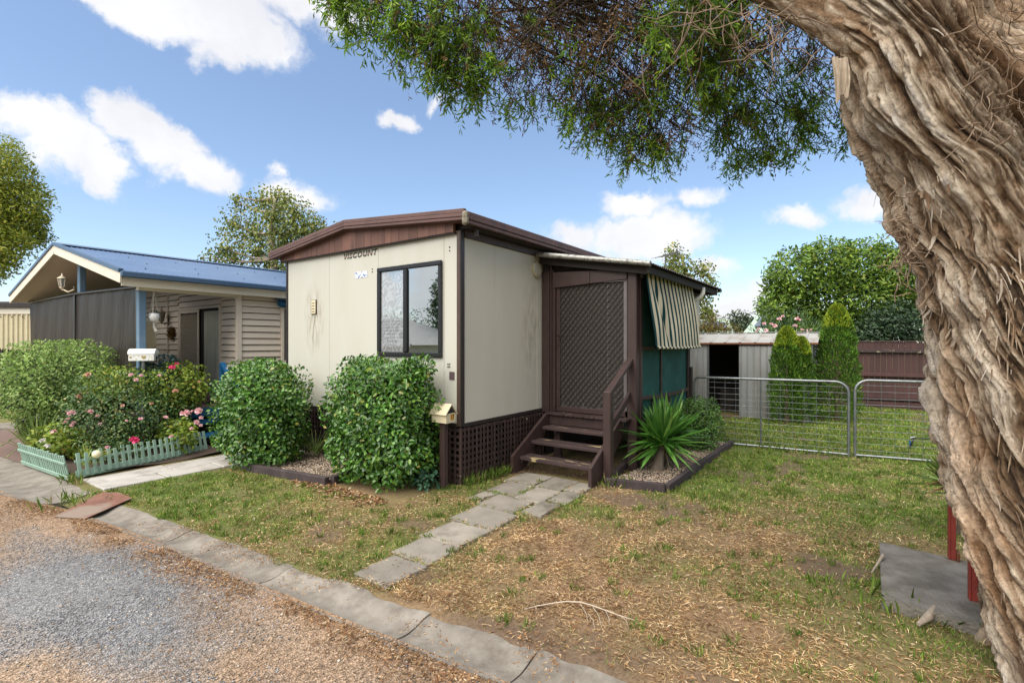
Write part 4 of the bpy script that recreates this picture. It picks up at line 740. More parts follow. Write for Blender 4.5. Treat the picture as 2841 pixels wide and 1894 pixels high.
# ------------------------------------------------------------------ timber edging and gravel beds
m_sleeper = mat('edging timber', (.050,.036,.036), (.034,.025,.026), 8, .8, bump=.6, bscale=40, dirt=(.10,.08,.075), dscale=7, dlo=.55, dhi=.75)
E1 = root('bed_edging', (-.95,2.0,0), 'dark brown timber edging of the bed between the two hedges', 'edging'); a, b = gr(668,1302), gr(908,1347)
MB().beam((a[0],a[1],.045),(b[0],b[1],.045),.07,.10).build('timber', m_sleeper, E1); MB().beam((a[0]+.06,a[1]+.02,.045),(a[0]+.85,a[1]+.12,.045),.07,.10).build('timber', m_sleeper, E1); MB().beam((b[0]+.06,b[1],.045),(-.05,b[1]+.05,.045),.07,.10).build('timber', m_sleeper, E1)
E2 = root('bed_edging', (2.0,-1.95,0), 'dark timber edging round the yucca bed beside the steps', 'edging')
for (p, q_) in ((gr(1680,1347),gr(1845,1366)),(gr(1850,1366),gr(1935,1305)),(gr(1936,1303),gr(2030,1237)),(gr(1700,1330),gr(1745,1292))): MB().beam((*p[:2],.04),(*q_[:2],.04+rng.normal(0,.006)),.06,.10).build('timber', m_sleeper, E2)
OCT = np.array([(1,0,0),(-1,0,0),(0,1,0),(0,-1,0),(0,0,1),(0,0,-1)], float); OF = np.array([(0,2,4),(2,1,4),(1,3,4),(3,0,4),(2,0,5),(1,2,5),(3,1,5),(0,3,5)])
def stones(name, P, s, m, parent=None, flat_=.5):
    n = len(P); r = s[:,None,None]*rng.uniform(.55,1.2,(n,6,1))*OCT[None]; an = rng.uniform(0,6.28,n); c, s_ = np.cos(an)[:,None], np.sin(an)[:,None]
    x = r[...,0]*c-r[...,1]*s_*.8; y = r[...,0]*s_+r[...,1]*c*.8; z = r[...,2]*flat_+.35*rng.normal(size=(n,1))*x*.6; V = np.stack([x,y,z],-1)+P[:,None,:]
    return fast(name, V.reshape(-1,3), (OF[None]+(np.arange(n)*6)[:,None,None]).reshape(-1,3), m, parent)
m_pebble = leafmat('bed pebbles', [(0,(.28,.19,.125)),(.4,(.44,.33,.235)),(.75,(.56,.46,.36)),(.92,(.20,.19,.19)),(1,(.66,.6,.52))], .85, 0)
def inpoly(x, y, poly):
    c = np.zeros(len(x), bool); n = len(poly)
    for i in range(n):
        (x0, y0), (x1, y1) = poly[i][:2], poly[(i+1)%n][:2]; t = ((y0 > y) != (y1 > y)) & (x < (x1-x0)*(y-y0)/((y1-y0)+1e-12)+x0); c ^= t
    return c
def scatter(poly, n):
    P = np.array([p[:2] for p in poly]); a, b = P.min(0), P.max(0); q = rng.uniform(a, b, (n,2)); return q[inpoly(q[:,0], q[:,1], poly)]
BED1 = [(-1.0,2.75),(-.84,1.28),(-.06,1.3),(-.06,2.85)]; BED2 = [gr(1680,1345)[:2], gr(1845,1364)[:2], gr(2030,1237)[:2], (4.1,-1.46), (1.9,-1.42), (1.2,-1.36)]
for poly, n, lab in ((BED1, 5000, 'tan pebbles covering the bed between the hedges'), (BED2, 9000, 'tan pebbles covering the yucca bed beside the steps')):
    q = scatter(poly, n); P_ = np.c_[q, np.full(len(q), .035)+rng.uniform(-.01,.012,len(q))]; k = stones('pebbles', P_, rng.uniform(.007,.016,len(q)), m_pebble); tag(k, lab, 'gravel', None, 'stuff')
    fast('bed_soil', [(*p[:2], .026) for p in poly], [tuple(range(len(poly)))], m_bed)['kind'] = 'structure'
# bark mulch under and before the steps
q = scatter([(.55,-.05),(1.9,-.05),(1.9,-1.3),(1.0,-1.3),(.95,-.4)], 5000); m_mulch = leafmat('bark mulch', [(0,(.09,.05,.03)),(.6,(.17,.10,.06)),(1,(.28,.20,.13))], .9, 0)
k = stones('mulch', np.c_[q, rng.uniform(.0,.02,len(q))], rng.uniform(.006,.016,len(q)), m_mulch, None, .35); tag(k, 'brown bark mulch lying under the timber steps', 'mulch', None, 'stuff')

# ------------------------------------------------------------------ hedges and garden plants
m_twig = mat('twig bark', (.12,.085,.06), (.07,.05,.035), 20, .9)
m_hedge = leafmat('glossy hedge leaf', [(0,(.030,.095,.014)),(.45,(.060,.165,.022)),(.8,(.115,.25,.035)),(.96,(.18,.31,.05)),(1,(.32,.29,.06))], .26, .22, .55)
def shrub(name, label, cat, c, r, parts, group=None, base=None, nst=14, m=None, st=True):
    c = np.array(c, float); b = np.array((c[0],c[1],0.)) if base is None else np.array(base, float); o = root(name, b, label, cat, group)
    for i, kw in enumerate(parts): bush(kw.pop('name','foliage'), kw.pop('c', c), kw.pop('r', r), parent=o, seed=i*7+int(abs(c[0]*100)), **kw)
    if st: stems('stems', b+(0,0,.0), [c+np.array(r)*rdir(1)[0]*.75*(1,1,.9) for _ in range(nst)], m or m_twig, o)
    return o
HG = 'clipped green hedge shrubs against the front wall'
shrub('hedge_shrub', 'tall glossy green hedge shrub below the big window', 'hedge', (-.42,.86,.68), (.43,.74,.72), [dict(n=9500, ln=.052, wd=.035, m=m_hedge, power=3.0, shell=.34, lump=.12, freq=5), dict(n=1500, c=(-.42,.86,.66), r=(.30,.58,.58), ln=.09, wd=.07, m=m_hedge, shell=.9)], HG)
shrub('hedge_shrub', 'glossy green hedge shrub beside the pale side path', 'hedge', (-.74,2.86,.66), (.48,.66,.70), [dict(n=9500, ln=.050, wd=.033, m=m_hedge, power=3.0, shell=.34, lump=.12, freq=5), dict(n=1500, c=(-.74,2.86,.66), r=(.34,.5,.56), ln=.09, wd=.07, m=m_hedge, shell=.9)], HG)
for ct, rr, kk in (((-.35,.32,1.30),(.16,.17,.16),500),((-.40,1.25,1.30),(.2,.22,.14),450),((-.3,2.95,1.36),(.2,.24,.12),0)):
    if kk: bush('shoot_leaves', ct, rr, kk, .055,.036, m_hedge, bpy.data.objects['hedge_shrub'], shell=.8)
def shoots(o, c, r, n, m, ln=.045):
    b = MB(); P_ = []; A_2 = []
    for _ in range(n):
        d = rdir(1)[0]; d[2] = abs(d[2])*.9+.15; d = unit(d); s = np.array(c)+np.array(r)*d*.86; v = unit(d*.6+np.array((0,0,.7))+.35*rdir(1)[0]); L_ = rng.uniform(.08,.20); e = s+v*L_; b.tube([s, e], [.004,.002], 4, False)
        for t in np.linspace(.25,1,6): P_.append(s+v*L_*t); A_2.append(unit(v*.5+rdir(1)[0]))
    b.build('shoot_stems', m_strap_, o, kind='stuff'); leaves('shoot_leaves', np.array(P_), np.array(A_2), rdir(len(P_)), ln*rng.uniform(.6,1.2,len(P_)), ln*.62, m, o, OVAL)
m_strap_ = mat('green stem', (.14,.19,.05), None, 9, .7); m_young = leafmat('young leaf', [(0,(.13,.26,.035)),(.8,(.24,.38,.06)),(1,(.42,.38,.10))], .35, .3)
shoots(bpy.data.objects['hedge_shrub'], (-.42,.86,.68), (.45,.74,.72), 70, m_young); shoots(bpy.data.objects['hedge_shrub.001'], (-.74,2.86,.66), (.48,.66,.70), 70, m_young)
shrub('ground_plant', 'low bluish green leafy sprout at the foot of the letterbox post', 'plant', (-.32,.22,.11), (.14,.14,.12), [dict(n=240, ln=.05, wd=.035, m=leafmat('bluish leaf', [(0,(.03,.10,.05)),(1,(.07,.17,.09))], .4), shell=.8)], nst=4)
m_pale = leafmat('pale shrub leaf', [(0,(.11,.21,.04)),(.5,(.22,.35,.075)),(1,(.36,.46,.14))], .5, .3); m_lime = leafmat('lime leaf', [(0,(.10,.17,.02)),(.5,(.21,.31,.035)),(.9,(.32,.39,.05)),(1,(.40,.30,.06))], .5, .35)
m_rose = leafmat('rose leaf', [(0,(.025,.065,.018)),(.5,(.055,.125,.03)),(.85,(.12,.20,.045)),(.97,(.22,.23,.06)),(1,(.28,.17,.07))], .4, .2)
pc = at(170,1075,7.7); shrub('pale_shrub', 'rounded pale green shrub before the screened porch', 'shrub', (pc[0],pc[1],.98), (.78,.80,.66), [dict(n=12000, ln=.050, wd=.025, m=m_pale, shell=.5, lump=.12, up=.8), dict(n=1800, c=(pc[0],pc[1],.95), r=(.6,.6,.45), ln=.06, wd=.03, m=m_rose, shell=.9)], nst=26)
rc_ = np.array((-1.5,5.12,0)); RB = shrub('rose_bush', 'dark green rose bush with pink blooms behind the long picket fence', 'rose bush', (rc_[0],rc_[1],.64), (.78,.82,.58), [dict(n=9500, ln=.040, wd=.026, m=m_rose, shell=.5, lump=.16), dict(n=2300, ln=.038, wd=.028, m=m_lime, c=(rc_[0]-.05,rc_[1]+.05,1.02), r=(.5,.55,.24), shell=.7)], nst=24)
lc = at(478,1065,7.7); shrub('geranium_shrub', 'lime green shrub with red blooms behind the rose bush', 'shrub', (lc[0],lc[1],.93), (.42,.62,.36), [dict(n=3400, ln=.045, wd=.036, m=m_lime, shell=.55), dict(n=1000, ln=.04, wd=.03, m=m_rose, shell=.9, r=(.36,.5,.5), c=(lc[0],lc[1],.6))], nst=18)
g1 = at(165,1235,6.8); shrub('geranium', 'sprawling lime green geranium at the corner of the picket fences', 'plant', (g1[0],g1[1],.26), (.30,.45,.22), [dict(n=1100, ln=.05, wd=.045, m=m_lime, shell=.8)], nst=8)
g2 = at(300,1245,6.6); shrub('geranium', 'low green plant spilling through the long picket fence', 'plant', (g2[0]+.05,g2[1],.24), (.40,.5,.22), [dict(n=1100, ln=.036, wd=.024, m=m_rose, shell=.8)], nst=6)
g3 = at(480,1205,7.1); shrub('geranium', 'lime green geranium leaves at the fence by the blue steps', 'plant', (g3[0]+.05,g3[1],.30), (.18,.42,.22), [dict(n=800, ln=.05, wd=.045, m=m_lime, shell=.8)], nst=5)
def rosette(name, p, r, m, parent, n=22):
    p = np.array(p, float); d = rdir(n); d[:,2] = np.abs(d[:,2])*.6+.1; d = unit(d+.5*unit(np.array((CAM[0],CAM[1],1.6))-p)); 
    return leaves(name, p+d*r*.25, unit(d+.9*rdir(n)), d, r*1.0, r*.95, m, parent, OVAL)
m_pink = leafmat('pink petals', [(0,(.72,.36,.40)),(.6,(.80,.52,.54)),(1,(.85,.68,.66))], .6, .3); m_hot = leafmat('hot pink petals', [(0,(.62,.03,.14)),(1,(.75,.10,.24))], .6, .25); m_salmon = leafmat('salmon petals', [(0,(.62,.30,.2)),(1,(.75,.5,.4))], .6, .25)
fl = [(199,1146,.055),(189,1142,.035),(251,1143,.045),(272,1154,.035),(189,1162,.03),(182,1171,.028),(199,1180,.03),(351,1167,.022),(390,1162,.032),(460,1158,.035),(513,1149,.075),(551,1141,.06),(533,1141,.025),(558,1159,.033),(545,1172,.045),(150,1198,.04),(298,1242,.035),(476,1212,.035),(278,1176,.028),(206,1172,.03),(557,1180,.03),(531,1189,.03)]
for (a, b_, r) in fl: rosette('rose', at(a, b_, 6.55 if b_ < 1200 else 6.35), r*.8, m_pink, RB)
for (a, b_, r, d, mm) in ((244,1040,.05,6.7,m_salmon),(378,1054,.04,6.85,m_pink),(363,1040,.04,6.9,m_pink),(392,1042,.035,6.9,m_pink),(478,1020,.055,6.95,m_hot),(490,1009,.035,7.0,m_hot),(442,1042,.03,6.6,m_pink),(372,1222,.07,6.3,m_hot),(487,1086,.05,6.8,m_salmon),(218,1100,.04,6.7,m_salmon),(552,1060,.03,6.9,m_salmon),(340,1125,.03,6.2,m_salmon),(420,1120,.028,6.2,m_salmon)): rosette('rose', at(a, b_, d), r*.72, mm, RB)
# strap-leaved plants
def straps(name, base, n, ln, wd, m, parent, el=(.15,1.45), droop=.9, segs=6, tipup=0., fan=None, fold=.12):
    V = []; Fc = []
    for i in range(n):
        az = rng.uniform(0,2*math.pi) if fan is None else rng.normal(fan[0], fan[1]); e = rng.uniform(*el); L_ = ln*rng.uniform(.6,1.1); w = wd*rng.uniform(.7,1.15)
        d = np.array((math.cos(az)*math.cos(e), math.sin(az)*math.cos(e), math.sin(e))); p = np.array(base, float)+np.array((math.cos(az),math.sin(az),0))*rng.uniform(0,.05)+(0,0,rng.uniform(-.06,.06)); s = unit(np.cross(d, (0,0,1.))+.25*rdir(1)[0]); dr = droop*rng.uniform(.3,1.2)
        n0 = len(V)
        for j in range(segs+1):
            t = j/segs; ww = w*.5*min(1, .55+2.2*t)*(1-t**3.2)+.0008; up = unit(np.cross(s, d)); V += [p-s*ww+up*ww*fold*3, p+s*0-up*0, p+s*ww+up*ww*fold*3]
            p = p+d*L_/segs; d = unit(d+np.array((0,0,-1.))*dr*t*.38/segs*6*.5*math.cos(min(1.4,abs(e))))
        for j in range(segs): a = n0+j*3; Fc += [(a,a+1,a+4,a+3),(a+1,a+2,a+5,a+4)]
    return fast(name, np.array(V), np.array(Fc), m, parent, True)
m_yucca = leafmat('yucca leaf', [(0,(.04,.125,.02)),(.5,(.075,.20,.03)),(.88,(.14,.29,.05)),(.985,(.20,.32,.07)),(1,(.42,.37,.18))], .38, .2, .5)
yb_ = gr(1822,1312); Y = root('yucca', (yb_[0],yb_[1],0), 'spiky dark green yucca in the pebble bed beside the steps', 'yucca'); ycen = np.array((yb_[0]+.10,yb_[1]-.02,.36))
MB().tube([(yb_[0],yb_[1],0),(yb_[0]+.03,yb_[1],.12),(ycen[0],ycen[1],.33)], [.09,.075,.05], 12).build('stump', mat('yucca stump', (.20,.16,.12), (.13,.10,.075), 18, .95, bump=1, bscale=30), Y)
straps('leaves', ycen, 200, .58, .062, m_yucca, Y, (-.45,1.5), .42)
straps('leaves', ycen+(.34,.02,.02), 130, .56, .055, m_yucca, Y, (-.3,1.5), .42); straps('dry_leaves', ycen+(.1,0,-.10), 30, .42, .03, leafmat('dead strap', [(0,(.25,.19,.12)),(1,(.42,.35,.24))], .8, .1), Y, (-1.2,-.1), .4)
bc = at(1950,1192,7.4); shrub('box_shrub', 'dense small-leaved green shrub between the yucca and the gate', 'shrub', (bc[0]-.05,bc[1]+.05,.40), (.34,.34,.42), [dict(n=5200, ln=.026, wd=.018, m=leafmat('box leaf', [(0,(.04,.11,.018)),(.6,(.085,.20,.03)),(1,(.17,.29,.05))], .4, .25), shell=.45, lump=.12), dict(n=900, ln=.05, wd=.03, m=m_rose, r=(.26,.26,.34), shell=.9)], nst=10)
m_strap = leafmat('strap leaf', [(0,(.09,.16,.035)),(.6,(.17,.25,.06)),(1,(.30,.33,.10))], .45, .3)
sp_ = gr(795,1290); o = root('lily_clump', (sp_[0],sp_[1],0), 'arching yellow-green strap-leaf clump between the two hedges', 'plant'); straps('leaves', (sp_[0]+.05,sp_[1],.08), 60, .42, .018, m_strap, o, (.5,1.4), 1.0)
sp_ = gr(870,1285); o = root('lily_clump', (sp_[0],sp_[1],0), 'thin grassy clump leaning toward the window hedge', 'plant'); straps('leaves', (sp_[0]+.1,sp_[1]+.1,.12), 36, .36, .010, m_strap, o, (.4,1.3), 1.2)
sp_ = at(105,1245,6.9); o = root('agapanthus', (sp_[0],sp_[1],0), 'strap-leaved plant with seed heads leaning over the drive', 'plant'); straps('leaves', (sp_[0],sp_[1],.12), 70, .55, .022, m_strap, o, (.5,1.4), .9)
k = MB(); 
for (a, b_) in ((25,1263),(30,1218),(45,1195),(8,1232),(60,1178)): k.tube([(sp_[0],sp_[1],.15), (np.array((sp_[0],sp_[1],.4))+at(a,b_,6.7))/2, at(a,b_,6.7)], .004, 4, False); k.tube([at(a,b_,6.7), at(a-8,b_+6,6.65)], [.010,.003], 5)
k.build('seed_stalks', m_strap, o, kind='stuff')
sp_ = at(225,1262,5.95); o = root('yellow_lily', (sp_[0],sp_[1],0), 'small plant with bright yellow strap leaves behind the pickets', 'plant'); straps('leaves', (sp_[0]+.05,sp_[1],.16), 26, .26, .022, leafmat('yellow strap', [(0,(.42,.42,.04)),(.5,(.30,.36,.05)),(1,(.18,.28,.05))], .5, .3), o, (.3,1.4), 1.)
gl = at(268,1259,5.95); MB().lathe([(.046*math.sin(a), -.046*math.cos(a)) for a in np.linspace(.05, 3.1, 14)], gl, 20).build('garden_globe', flat('cream globe', (.70,.66,.42), .35), label='cream round garden light among the plants behind the pickets', cat='garden light')
for i, (a, b_, lab) in enumerate(((118,1222,'white daisy leaning over the short picket fence'),(130,1238,'white cluster flower above the short picket fence'))):
    c = at(a,b_,6.0); o = root('daisy', (c[0],c[1],.0), lab, 'flower'); rosette('petals', c, .032, leafmat('white petals %d' % i, [(0,(.72,.68,.66)),(1,(.80,.79,.74))], .6, .3), o, 16); MB().tube([(c[0]+.05,c[1],.1), c], .004, 4).build('stalk', m_strap, o)
c = at(645,1020,8.1); o = root('white_flower', (c[0],c[1],.6), 'white spiky flower by the blue handrail', 'flower'); leaves('petals', np.repeat(c[None],40,0), rdir(40), rdir(40), .10, .02, MATS['white petals 0'], o); MB().tube([(c[0],c[1],.56), c], .006, 5).build('stalk', m_strap, o)
c = gr(85,1208); o = root('plant_pot', (c[0],c[1],0), 'black plastic plant pot at the edge of the drive', 'pot'); MB().lathe([(0,0),(.14,0),(.18,.28),(.195,.28),(.195,.31),(.165,.31),(.16,.27)], c, 16).build('bucket', m_black, o)
c = at(450,1012,7.6); o = root('porch_plant', (c[0],c[1],.55), 'dark blue-green potted succulent on the porch edge', 'plant'); bush('foliage', (c[0],c[1],1.28), (.2,.2,.12), 220, .08,.03, leafmat('blue leaf', [(0,(.02,.05,.055)),(1,(.05,.09,.09))], .5), o); MB().lathe([(0,.56),(.10,.56),(.13,1.16),(.14,1.18)], (c[0],c[1],0), 12).build('pot', m_bluestep, o)
# ------------------------------------------------------------------ garden shed
SH = root('garden_shed', (7.4,-1.4,0), 'small ribbed grey metal garden shed with dark open doorway', 'shed')
def ribbed_x(y0, y1, x, z0, z1, name, parent, m=None, pitch=.115):     # sheet facing the street
    k = MB(); n = max(1, int((y1-y0)/pitch)); prof = []
    for i in range(n):
        a = y0+(y1-y0)*i/n; w = (y1-y0)/n; prof += [(a,0),(a+w*.62,0),(a+w*.70,-.014),(a+w*.80,-.014),(a+w*.88,0)]
    prof.append((y1,0)); vs = [(x+d, y, z) for y, d in prof for z in (z0, z1)]
    k.add(vs, [(2*i, 2*i+1, 2*i+3, 2*i+2) for i in range(len(prof)-1)]); k.add([(x+.012,y0,z0),(x+.012,y1,z0),(x+.012,y1,z1),(x+.012,y0,z1)], [(0,1,2,3)]); return k.build(name, m or m_zinc, parent)
ribbed_x(-2.80,-1.52,7.40,.0,1.57,'front_sheet',SH); ribbed_x(-.83,.6,7.40,.0,1.57,'front_sheet',SH)
sdr_ = ribbed_x(-2.12,-1.50,7.372,.02,1.53,'sliding_door',SH)
for y in (-2.83,-1.505,-.845): bx('jamb', m_galv, SH, 7.385,7.425,y-.022,y+.022,0,1.575)
bx('head_rail', m_rust, SH, 7.37,7.43,-2.86,.6,1.572,1.60); bx('threshold', m_rust, SH, 7.38,7.45,-1.48,-.87,0,.03)
k = MB(); prof = [(7.4+1.5*i/12, .012*(i%2)) for i in range(13)]; k.add([(x,-2.845+d,z) for x, d in prof for z in (0,1.58)], [(2*i,2*i+2,2*i+3,2*i+1) for i in range(12)]); k.build('side_sheet', m_zinc, SH)
bx('corner_strip', m_galv, SH, 7.39,7.44,-2.86,-2.82,0,1.57); MB().prism([(7.42,-2.84,1.581),(8.9,-2.84,1.581),(8.15,-2.84,1.80)], (0,.02,0)).build('gable_sheet', m_zinc, SH)
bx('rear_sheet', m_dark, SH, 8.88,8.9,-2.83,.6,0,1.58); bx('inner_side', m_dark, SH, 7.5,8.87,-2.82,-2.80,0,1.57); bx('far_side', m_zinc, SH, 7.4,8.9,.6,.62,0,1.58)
for (xa, za, xb, zb) in ((7.33,1.605,8.15,1.83),(8.15,1.83,8.95,1.60)):
    k = MB(); n = 12; ys_ = []
    for i in range(n): a = -2.95+3.6*i/n; ys_ += [(a,0),(a+.20,0),(a+.22,.018),(a+.25,.018),(a+.27,0)]
    ys_.append((.65,0)); k.add([(x, y, z+d) for y, d in ys_ for x, z in ((xa,za),(xb,zb))], [(2*i,2*i+1,2*i+3,2*i+2) for i in range(len(ys_)-1)]); k.build('roof_sheet', mat('shed roof %d' % int(xa*100), (.42,.41,.38), (.33,.32,.29), 3, .55, metal=.35, dirt=(.27,.20,.14), dscale=3, dlo=.5, dhi=.75), SH)
bx('rusty_eave', m_rust, SH, 7.325,7.335,-2.96,.65,1.575,1.612); bx('ridge_strip', m_galv, SH, 8.10,8.20,-2.96,.65,1.835,1.848)
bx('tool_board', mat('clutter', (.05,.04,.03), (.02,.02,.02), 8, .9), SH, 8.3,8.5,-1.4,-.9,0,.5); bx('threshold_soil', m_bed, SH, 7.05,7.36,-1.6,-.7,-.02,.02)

# ------------------------------------------------------------------ galvanised gates
def gate(name, label, a, b, zt, zb, mid, xoff, curve=('r',)):
    a = np.array((*a,0.)); b = np.array((*b,0.)); L_ = np.linalg.norm(b-a); d = (b-a)/L_; o = root(name, (a+b)/2, label, 'gate', 'galvanised mesh yard gates'); up = np.array((0,0,1.)); rc = .16
    Pn = lambda s, z: a+d*s+up*z
    pts = []
    if 'l' in curve: pts += [Pn(0, zb)]+[Pn(rc-rc*math.cos(t), zt-rc+rc*math.sin(t)) for t in np.linspace(0, math.pi/2, 7)]
    else: pts += [Pn(0, zb), Pn(.0, zt-.07), Pn(.02, zt-.02), Pn(.07, zt)]
    if 'r' in curve: pts += [Pn(L_-rc+rc*math.sin(t), zt-rc+rc*math.cos(t)) for t in np.linspace(0, math.pi/2, 7)]+[Pn(L_, zb)]
    else: pts += [Pn(L_, zt), Pn(L_, zb)]
    MB().tube(pts, .019, 10).build('frame', m_galv, o); MB().tube([Pn(0,zb+.02), Pn(L_,zb+.02)], .017, 8).build('bottom_rail', m_galv, o)
    for s in mid: MB().tube([Pn(s,zb), Pn(s,zt-.015)], .013, 8).build('brace', m_galv, o)
    n = 11; w0 = MB().tube([Pn(.0,.2), Pn(L_,.2)], .0028, 5).build('wire', m_galv, o); c = WLOC[w0].copy()
    place(w0, c+(0,0,zt-.07-.2), o)
    for i in range(1, n): inst(w0, c+(0,0,zt-.07-i*(zt-zb-.12)/(n-.5)-.2+rng.normal(0,.003)), o)
    v0 = MB().tube([Pn(.15,zb+.02), Pn(.15,zt-.02)], .0028, 5).build('wire', m_galv, o); c = WLOC[v0].copy()
    for i in range(1, int(L_/.153)): inst(v0, c+d*.153*i, o)
    return o
gate('yard_gate', 'galvanised mesh gate beside the green shade cloth porch', (4.02,-1.47), (4.20,-3.525), 1.055, .02, (.96,), 0, ('r',))
gate('yard_gate', 'galvanised mesh gate partly hidden behind the big trunk', (4.22,-3.60), (4.62,-5.65), 1.085, .02, (), 0, ('l',))
bx('gate_post', m_galv, None, 4.60,4.66,-5.74,-5.68,0,1.3, label='steel gate post behind the leaning trunk', cat='post')
q = scatter([(3.9,-2.5),(4.1,-2.5),(4.25,-3.2),(4.05,-3.2)], 400)
# ------------------------------------------------------------------ brown paling fence at the back
FE = root('paling_fence', (11.1,-4,0), 'dark red-brown timber paling fence at the back of the yard', 'fence')
m_paling = mat('paling brown', (.062,.026,.024), (.045,.020,.019), 4, .7, bump=.5, bscale=40, dirt=(.17,.12,.11), dscale=5, dlo=.62, dhi=.75, stretch=(1,1,.3), rand=.15)
p0 = bx('paling', m_paling, FE, 11.14,11.16,-9.10,-8.985,.12,1.63,.003)
for i, y in enumerate(np.arange(-9.0425+.118, 7.5, .118)): inst(p0, (11.15+rng.normal(0,.003), y, .875+rng.normal(0,.008)), FE)
for z, m in ((1.41,m_brownold),(.82,m_paling),(.26,m_paling)): bx('rail', m, FE, 11.07,11.135,-9.1,7.5,z-.04,z+.04)
bx('plinth_board', m_paling, FE, 11.08,11.13,-9.1,7.5,.0,.15); bx('top_capping', m_brownold, FE, 11.12,11.18,-9.1,7.5,1.632,1.66)
for y in (-8.2,-5.6,-3.0,-.4): bx('post', m_paling, FE, 11.165,11.26,y,y+.1,0,1.6)
MB().beam((10.95,-3.3,.05),(10.85,-6.2,.14),.02,.03).build('stake', m_sleeper, label='thin timber batten lying along the foot of the fence', cat='batten')
# ------------------------------------------------------------------ conifers, flowering and background trees
m_con = leafmat('conifer green', [(0,(.035,.095,.010)),(.5,(.075,.17,.017)),(.9,(.14,.26,.026)),(1,(.22,.32,.035))], .55, .2); m_cont = leafmat('conifer tips', [(0,(.2,.3,.02)),(1,(.36,.42,.04))], .55, .2)
def conifer(label, b, parts, group='clipped conifers by the shed'):
    o = root('conifer', b, label, 'conifer', group)
    for (dx, dy, h, r, n) in parts:
        t = rng.random(n)**.75; z = .04+t*h; az = rng.uniform(0,6.28,n); prof = r*np.clip(np.minimum(1, .80+z*.8)*(1-t**2.8)**.62, .02, 1)
        rr = prof*(1-.30*rng.random(n)**2+.16*(rng.random(n) < .12)*rng.random(n))*(1+.10*np.sin(az*5+z*9)+.07*np.sin(z*23+az*3)); p = np.c_[b[0]+dx+rr*np.cos(az), b[1]+dy+rr*np.sin(az), z]
        nn = np.c_[np.cos(az), np.sin(az), .3*np.ones(n)]; ax = unit(nn*.7+np.array((0,0,.8))+.5*rdir(n)); leaves('foliage', p, ax, unit(nn+.8*rdir(n)), .062*rng.uniform(.6,1.3,n), .022, m_con, o, OVAL)
        nt = n//8; t = .80+.2*rng.random(nt); z = .04+t*h; az = rng.uniform(0,6.28,nt); prof = r*np.clip((1-t**2.8)**.62,.02,1); p = np.c_[b[0]+dx+prof*np.cos(az), b[1]+dy+prof*np.sin(az), z]; leaves('tips', p, unit(np.c_[np.cos(az),np.sin(az),np.full(nt,1.2)]+.4*rdir(nt)), rdir(nt), .075, .028, m_cont, o, OVAL)
        MB().tube([(b[0]+dx,b[1]+dy,0),(b[0]+dx,b[1]+dy,h*.9)], [.05,.008], 7).build('trunk', m_twig, o)
c1 = gr(2200,1174); c2 = gr(2322,1168)
conifer('twin-topped green conifer in front of the shed', (c1[0],c1[1],0), ((-.06,.10,1.86,.31,6000),(.10,-.13,1.66,.24,4200)))
conifer('tall single green conifer beside the shed corner', (c2[0],c2[1],0), ((0,0,2.33,.385,9000),))
def tree(name, label, base, trunk, clumps, m, ln, wd, n, tpl=DIAMOND, group=None, droop=0., shell=.8, extra=None, mt=None, limb=.03, up=.5):
    o = root(name, base, label, 'tree', group); pts = [np.array(p, float) for p in trunk]; r0 = trunk_r = .02*np.linalg.norm(pts[-1]-pts[0])+.03
    k = MB(); k.tube(pts, list(np.linspace(r0, r0*.35, len(pts))), 8)
    for c, r in clumps:
        j = min(range(len(pts)), key=lambda q: np.linalg.norm(pts[q]-np.array(c))+ (0 if pts[q][2] < c[2] else 2)); a = pts[j]; c_ = np.array(c, float); k.tube([a, (a*.55+c_*.45)+(0,0,-.1), c_], [limb*1.3, limb*.8, limb*.25], 5, False)
    k.build('trunk', mt or m_twig, o); tot = sum(np.prod(np.broadcast_to(r,3))**.67 for c, r in clumps); PP = []; NN = []
    for i, (c, r) in enumerate(clumps):
        p, nn = cloudpts(int(n*np.prod(np.broadcast_to(r,3))**.67/tot), c, np.broadcast_to(r,3), shell, 2., .2, 4., i*3+int(abs(c[0])*10)); PP.append(p); NN.append(nn)
    p = np.concatenate(PP); nn = np.concatenate(NN); k_ = len(p); nrm = unit(nn+np.array((0,0,up))+.9*rdir(k_)); ax = unit(np.cross(nrm, rdir(k_))+nn*.4+np.array((0,0,-droop)))
    leaves('crown', p, ax, nrm, ln*rng.uniform(.65,1.3,k_), wd*rng.uniform(.7,1.2,k_), m, o, tpl); return o
# broad leafy tree behind the fence
m_broad = leafmat('broad leaf', [(0,(.06,.125,.018)),(.45,(.125,.225,.028)),(.85,(.22,.33,.04)),(1,(.33,.37,.06))], .4, .3)
D_ = 16.; cl = []
for (px, py, r) in ((2200,760,.85),(2300,735,.85),(2400,740,.9),(2490,760,.8),(2190,850,.9),(2290,830,1.0),(2390,830,1.0),(2480,850,.9),(2210,920,.8),(2310,910,.9),(2400,920,.8),(2150,850,.55),(2160,790,.5),(2250,715,.4),(2345,710,.4),(2440,712,.4),(2520,720,.5),(2560,790,1.1),(2620,860,1.1)): cl.append((at(px,py,D_+rng.uniform(-.6,.6)), r))
b = at(2330,1080,D_); tree('broadleaf_tree', 'big bright green rounded tree behind the paling fence', (b[0],b[1],0), [(b[0],b[1],0),(b[0],b[1]+.1,1.2),(b[0]+.1,b[1],2.2),(b[0],b[1],3.2)], cl, m_broad, .15, .062, 26000, OVAL, shell=.55)
cl = [(at(2440,905,14.5),(.6,.6,.5)),(at(2490,890,14.5),(.6,.6,.6)),(at(2400,940,14.5),(.5,.5,.35)),(at(2530,930,14.5),(.7,.7,.5))]; b = at(2470,1080,14.5)
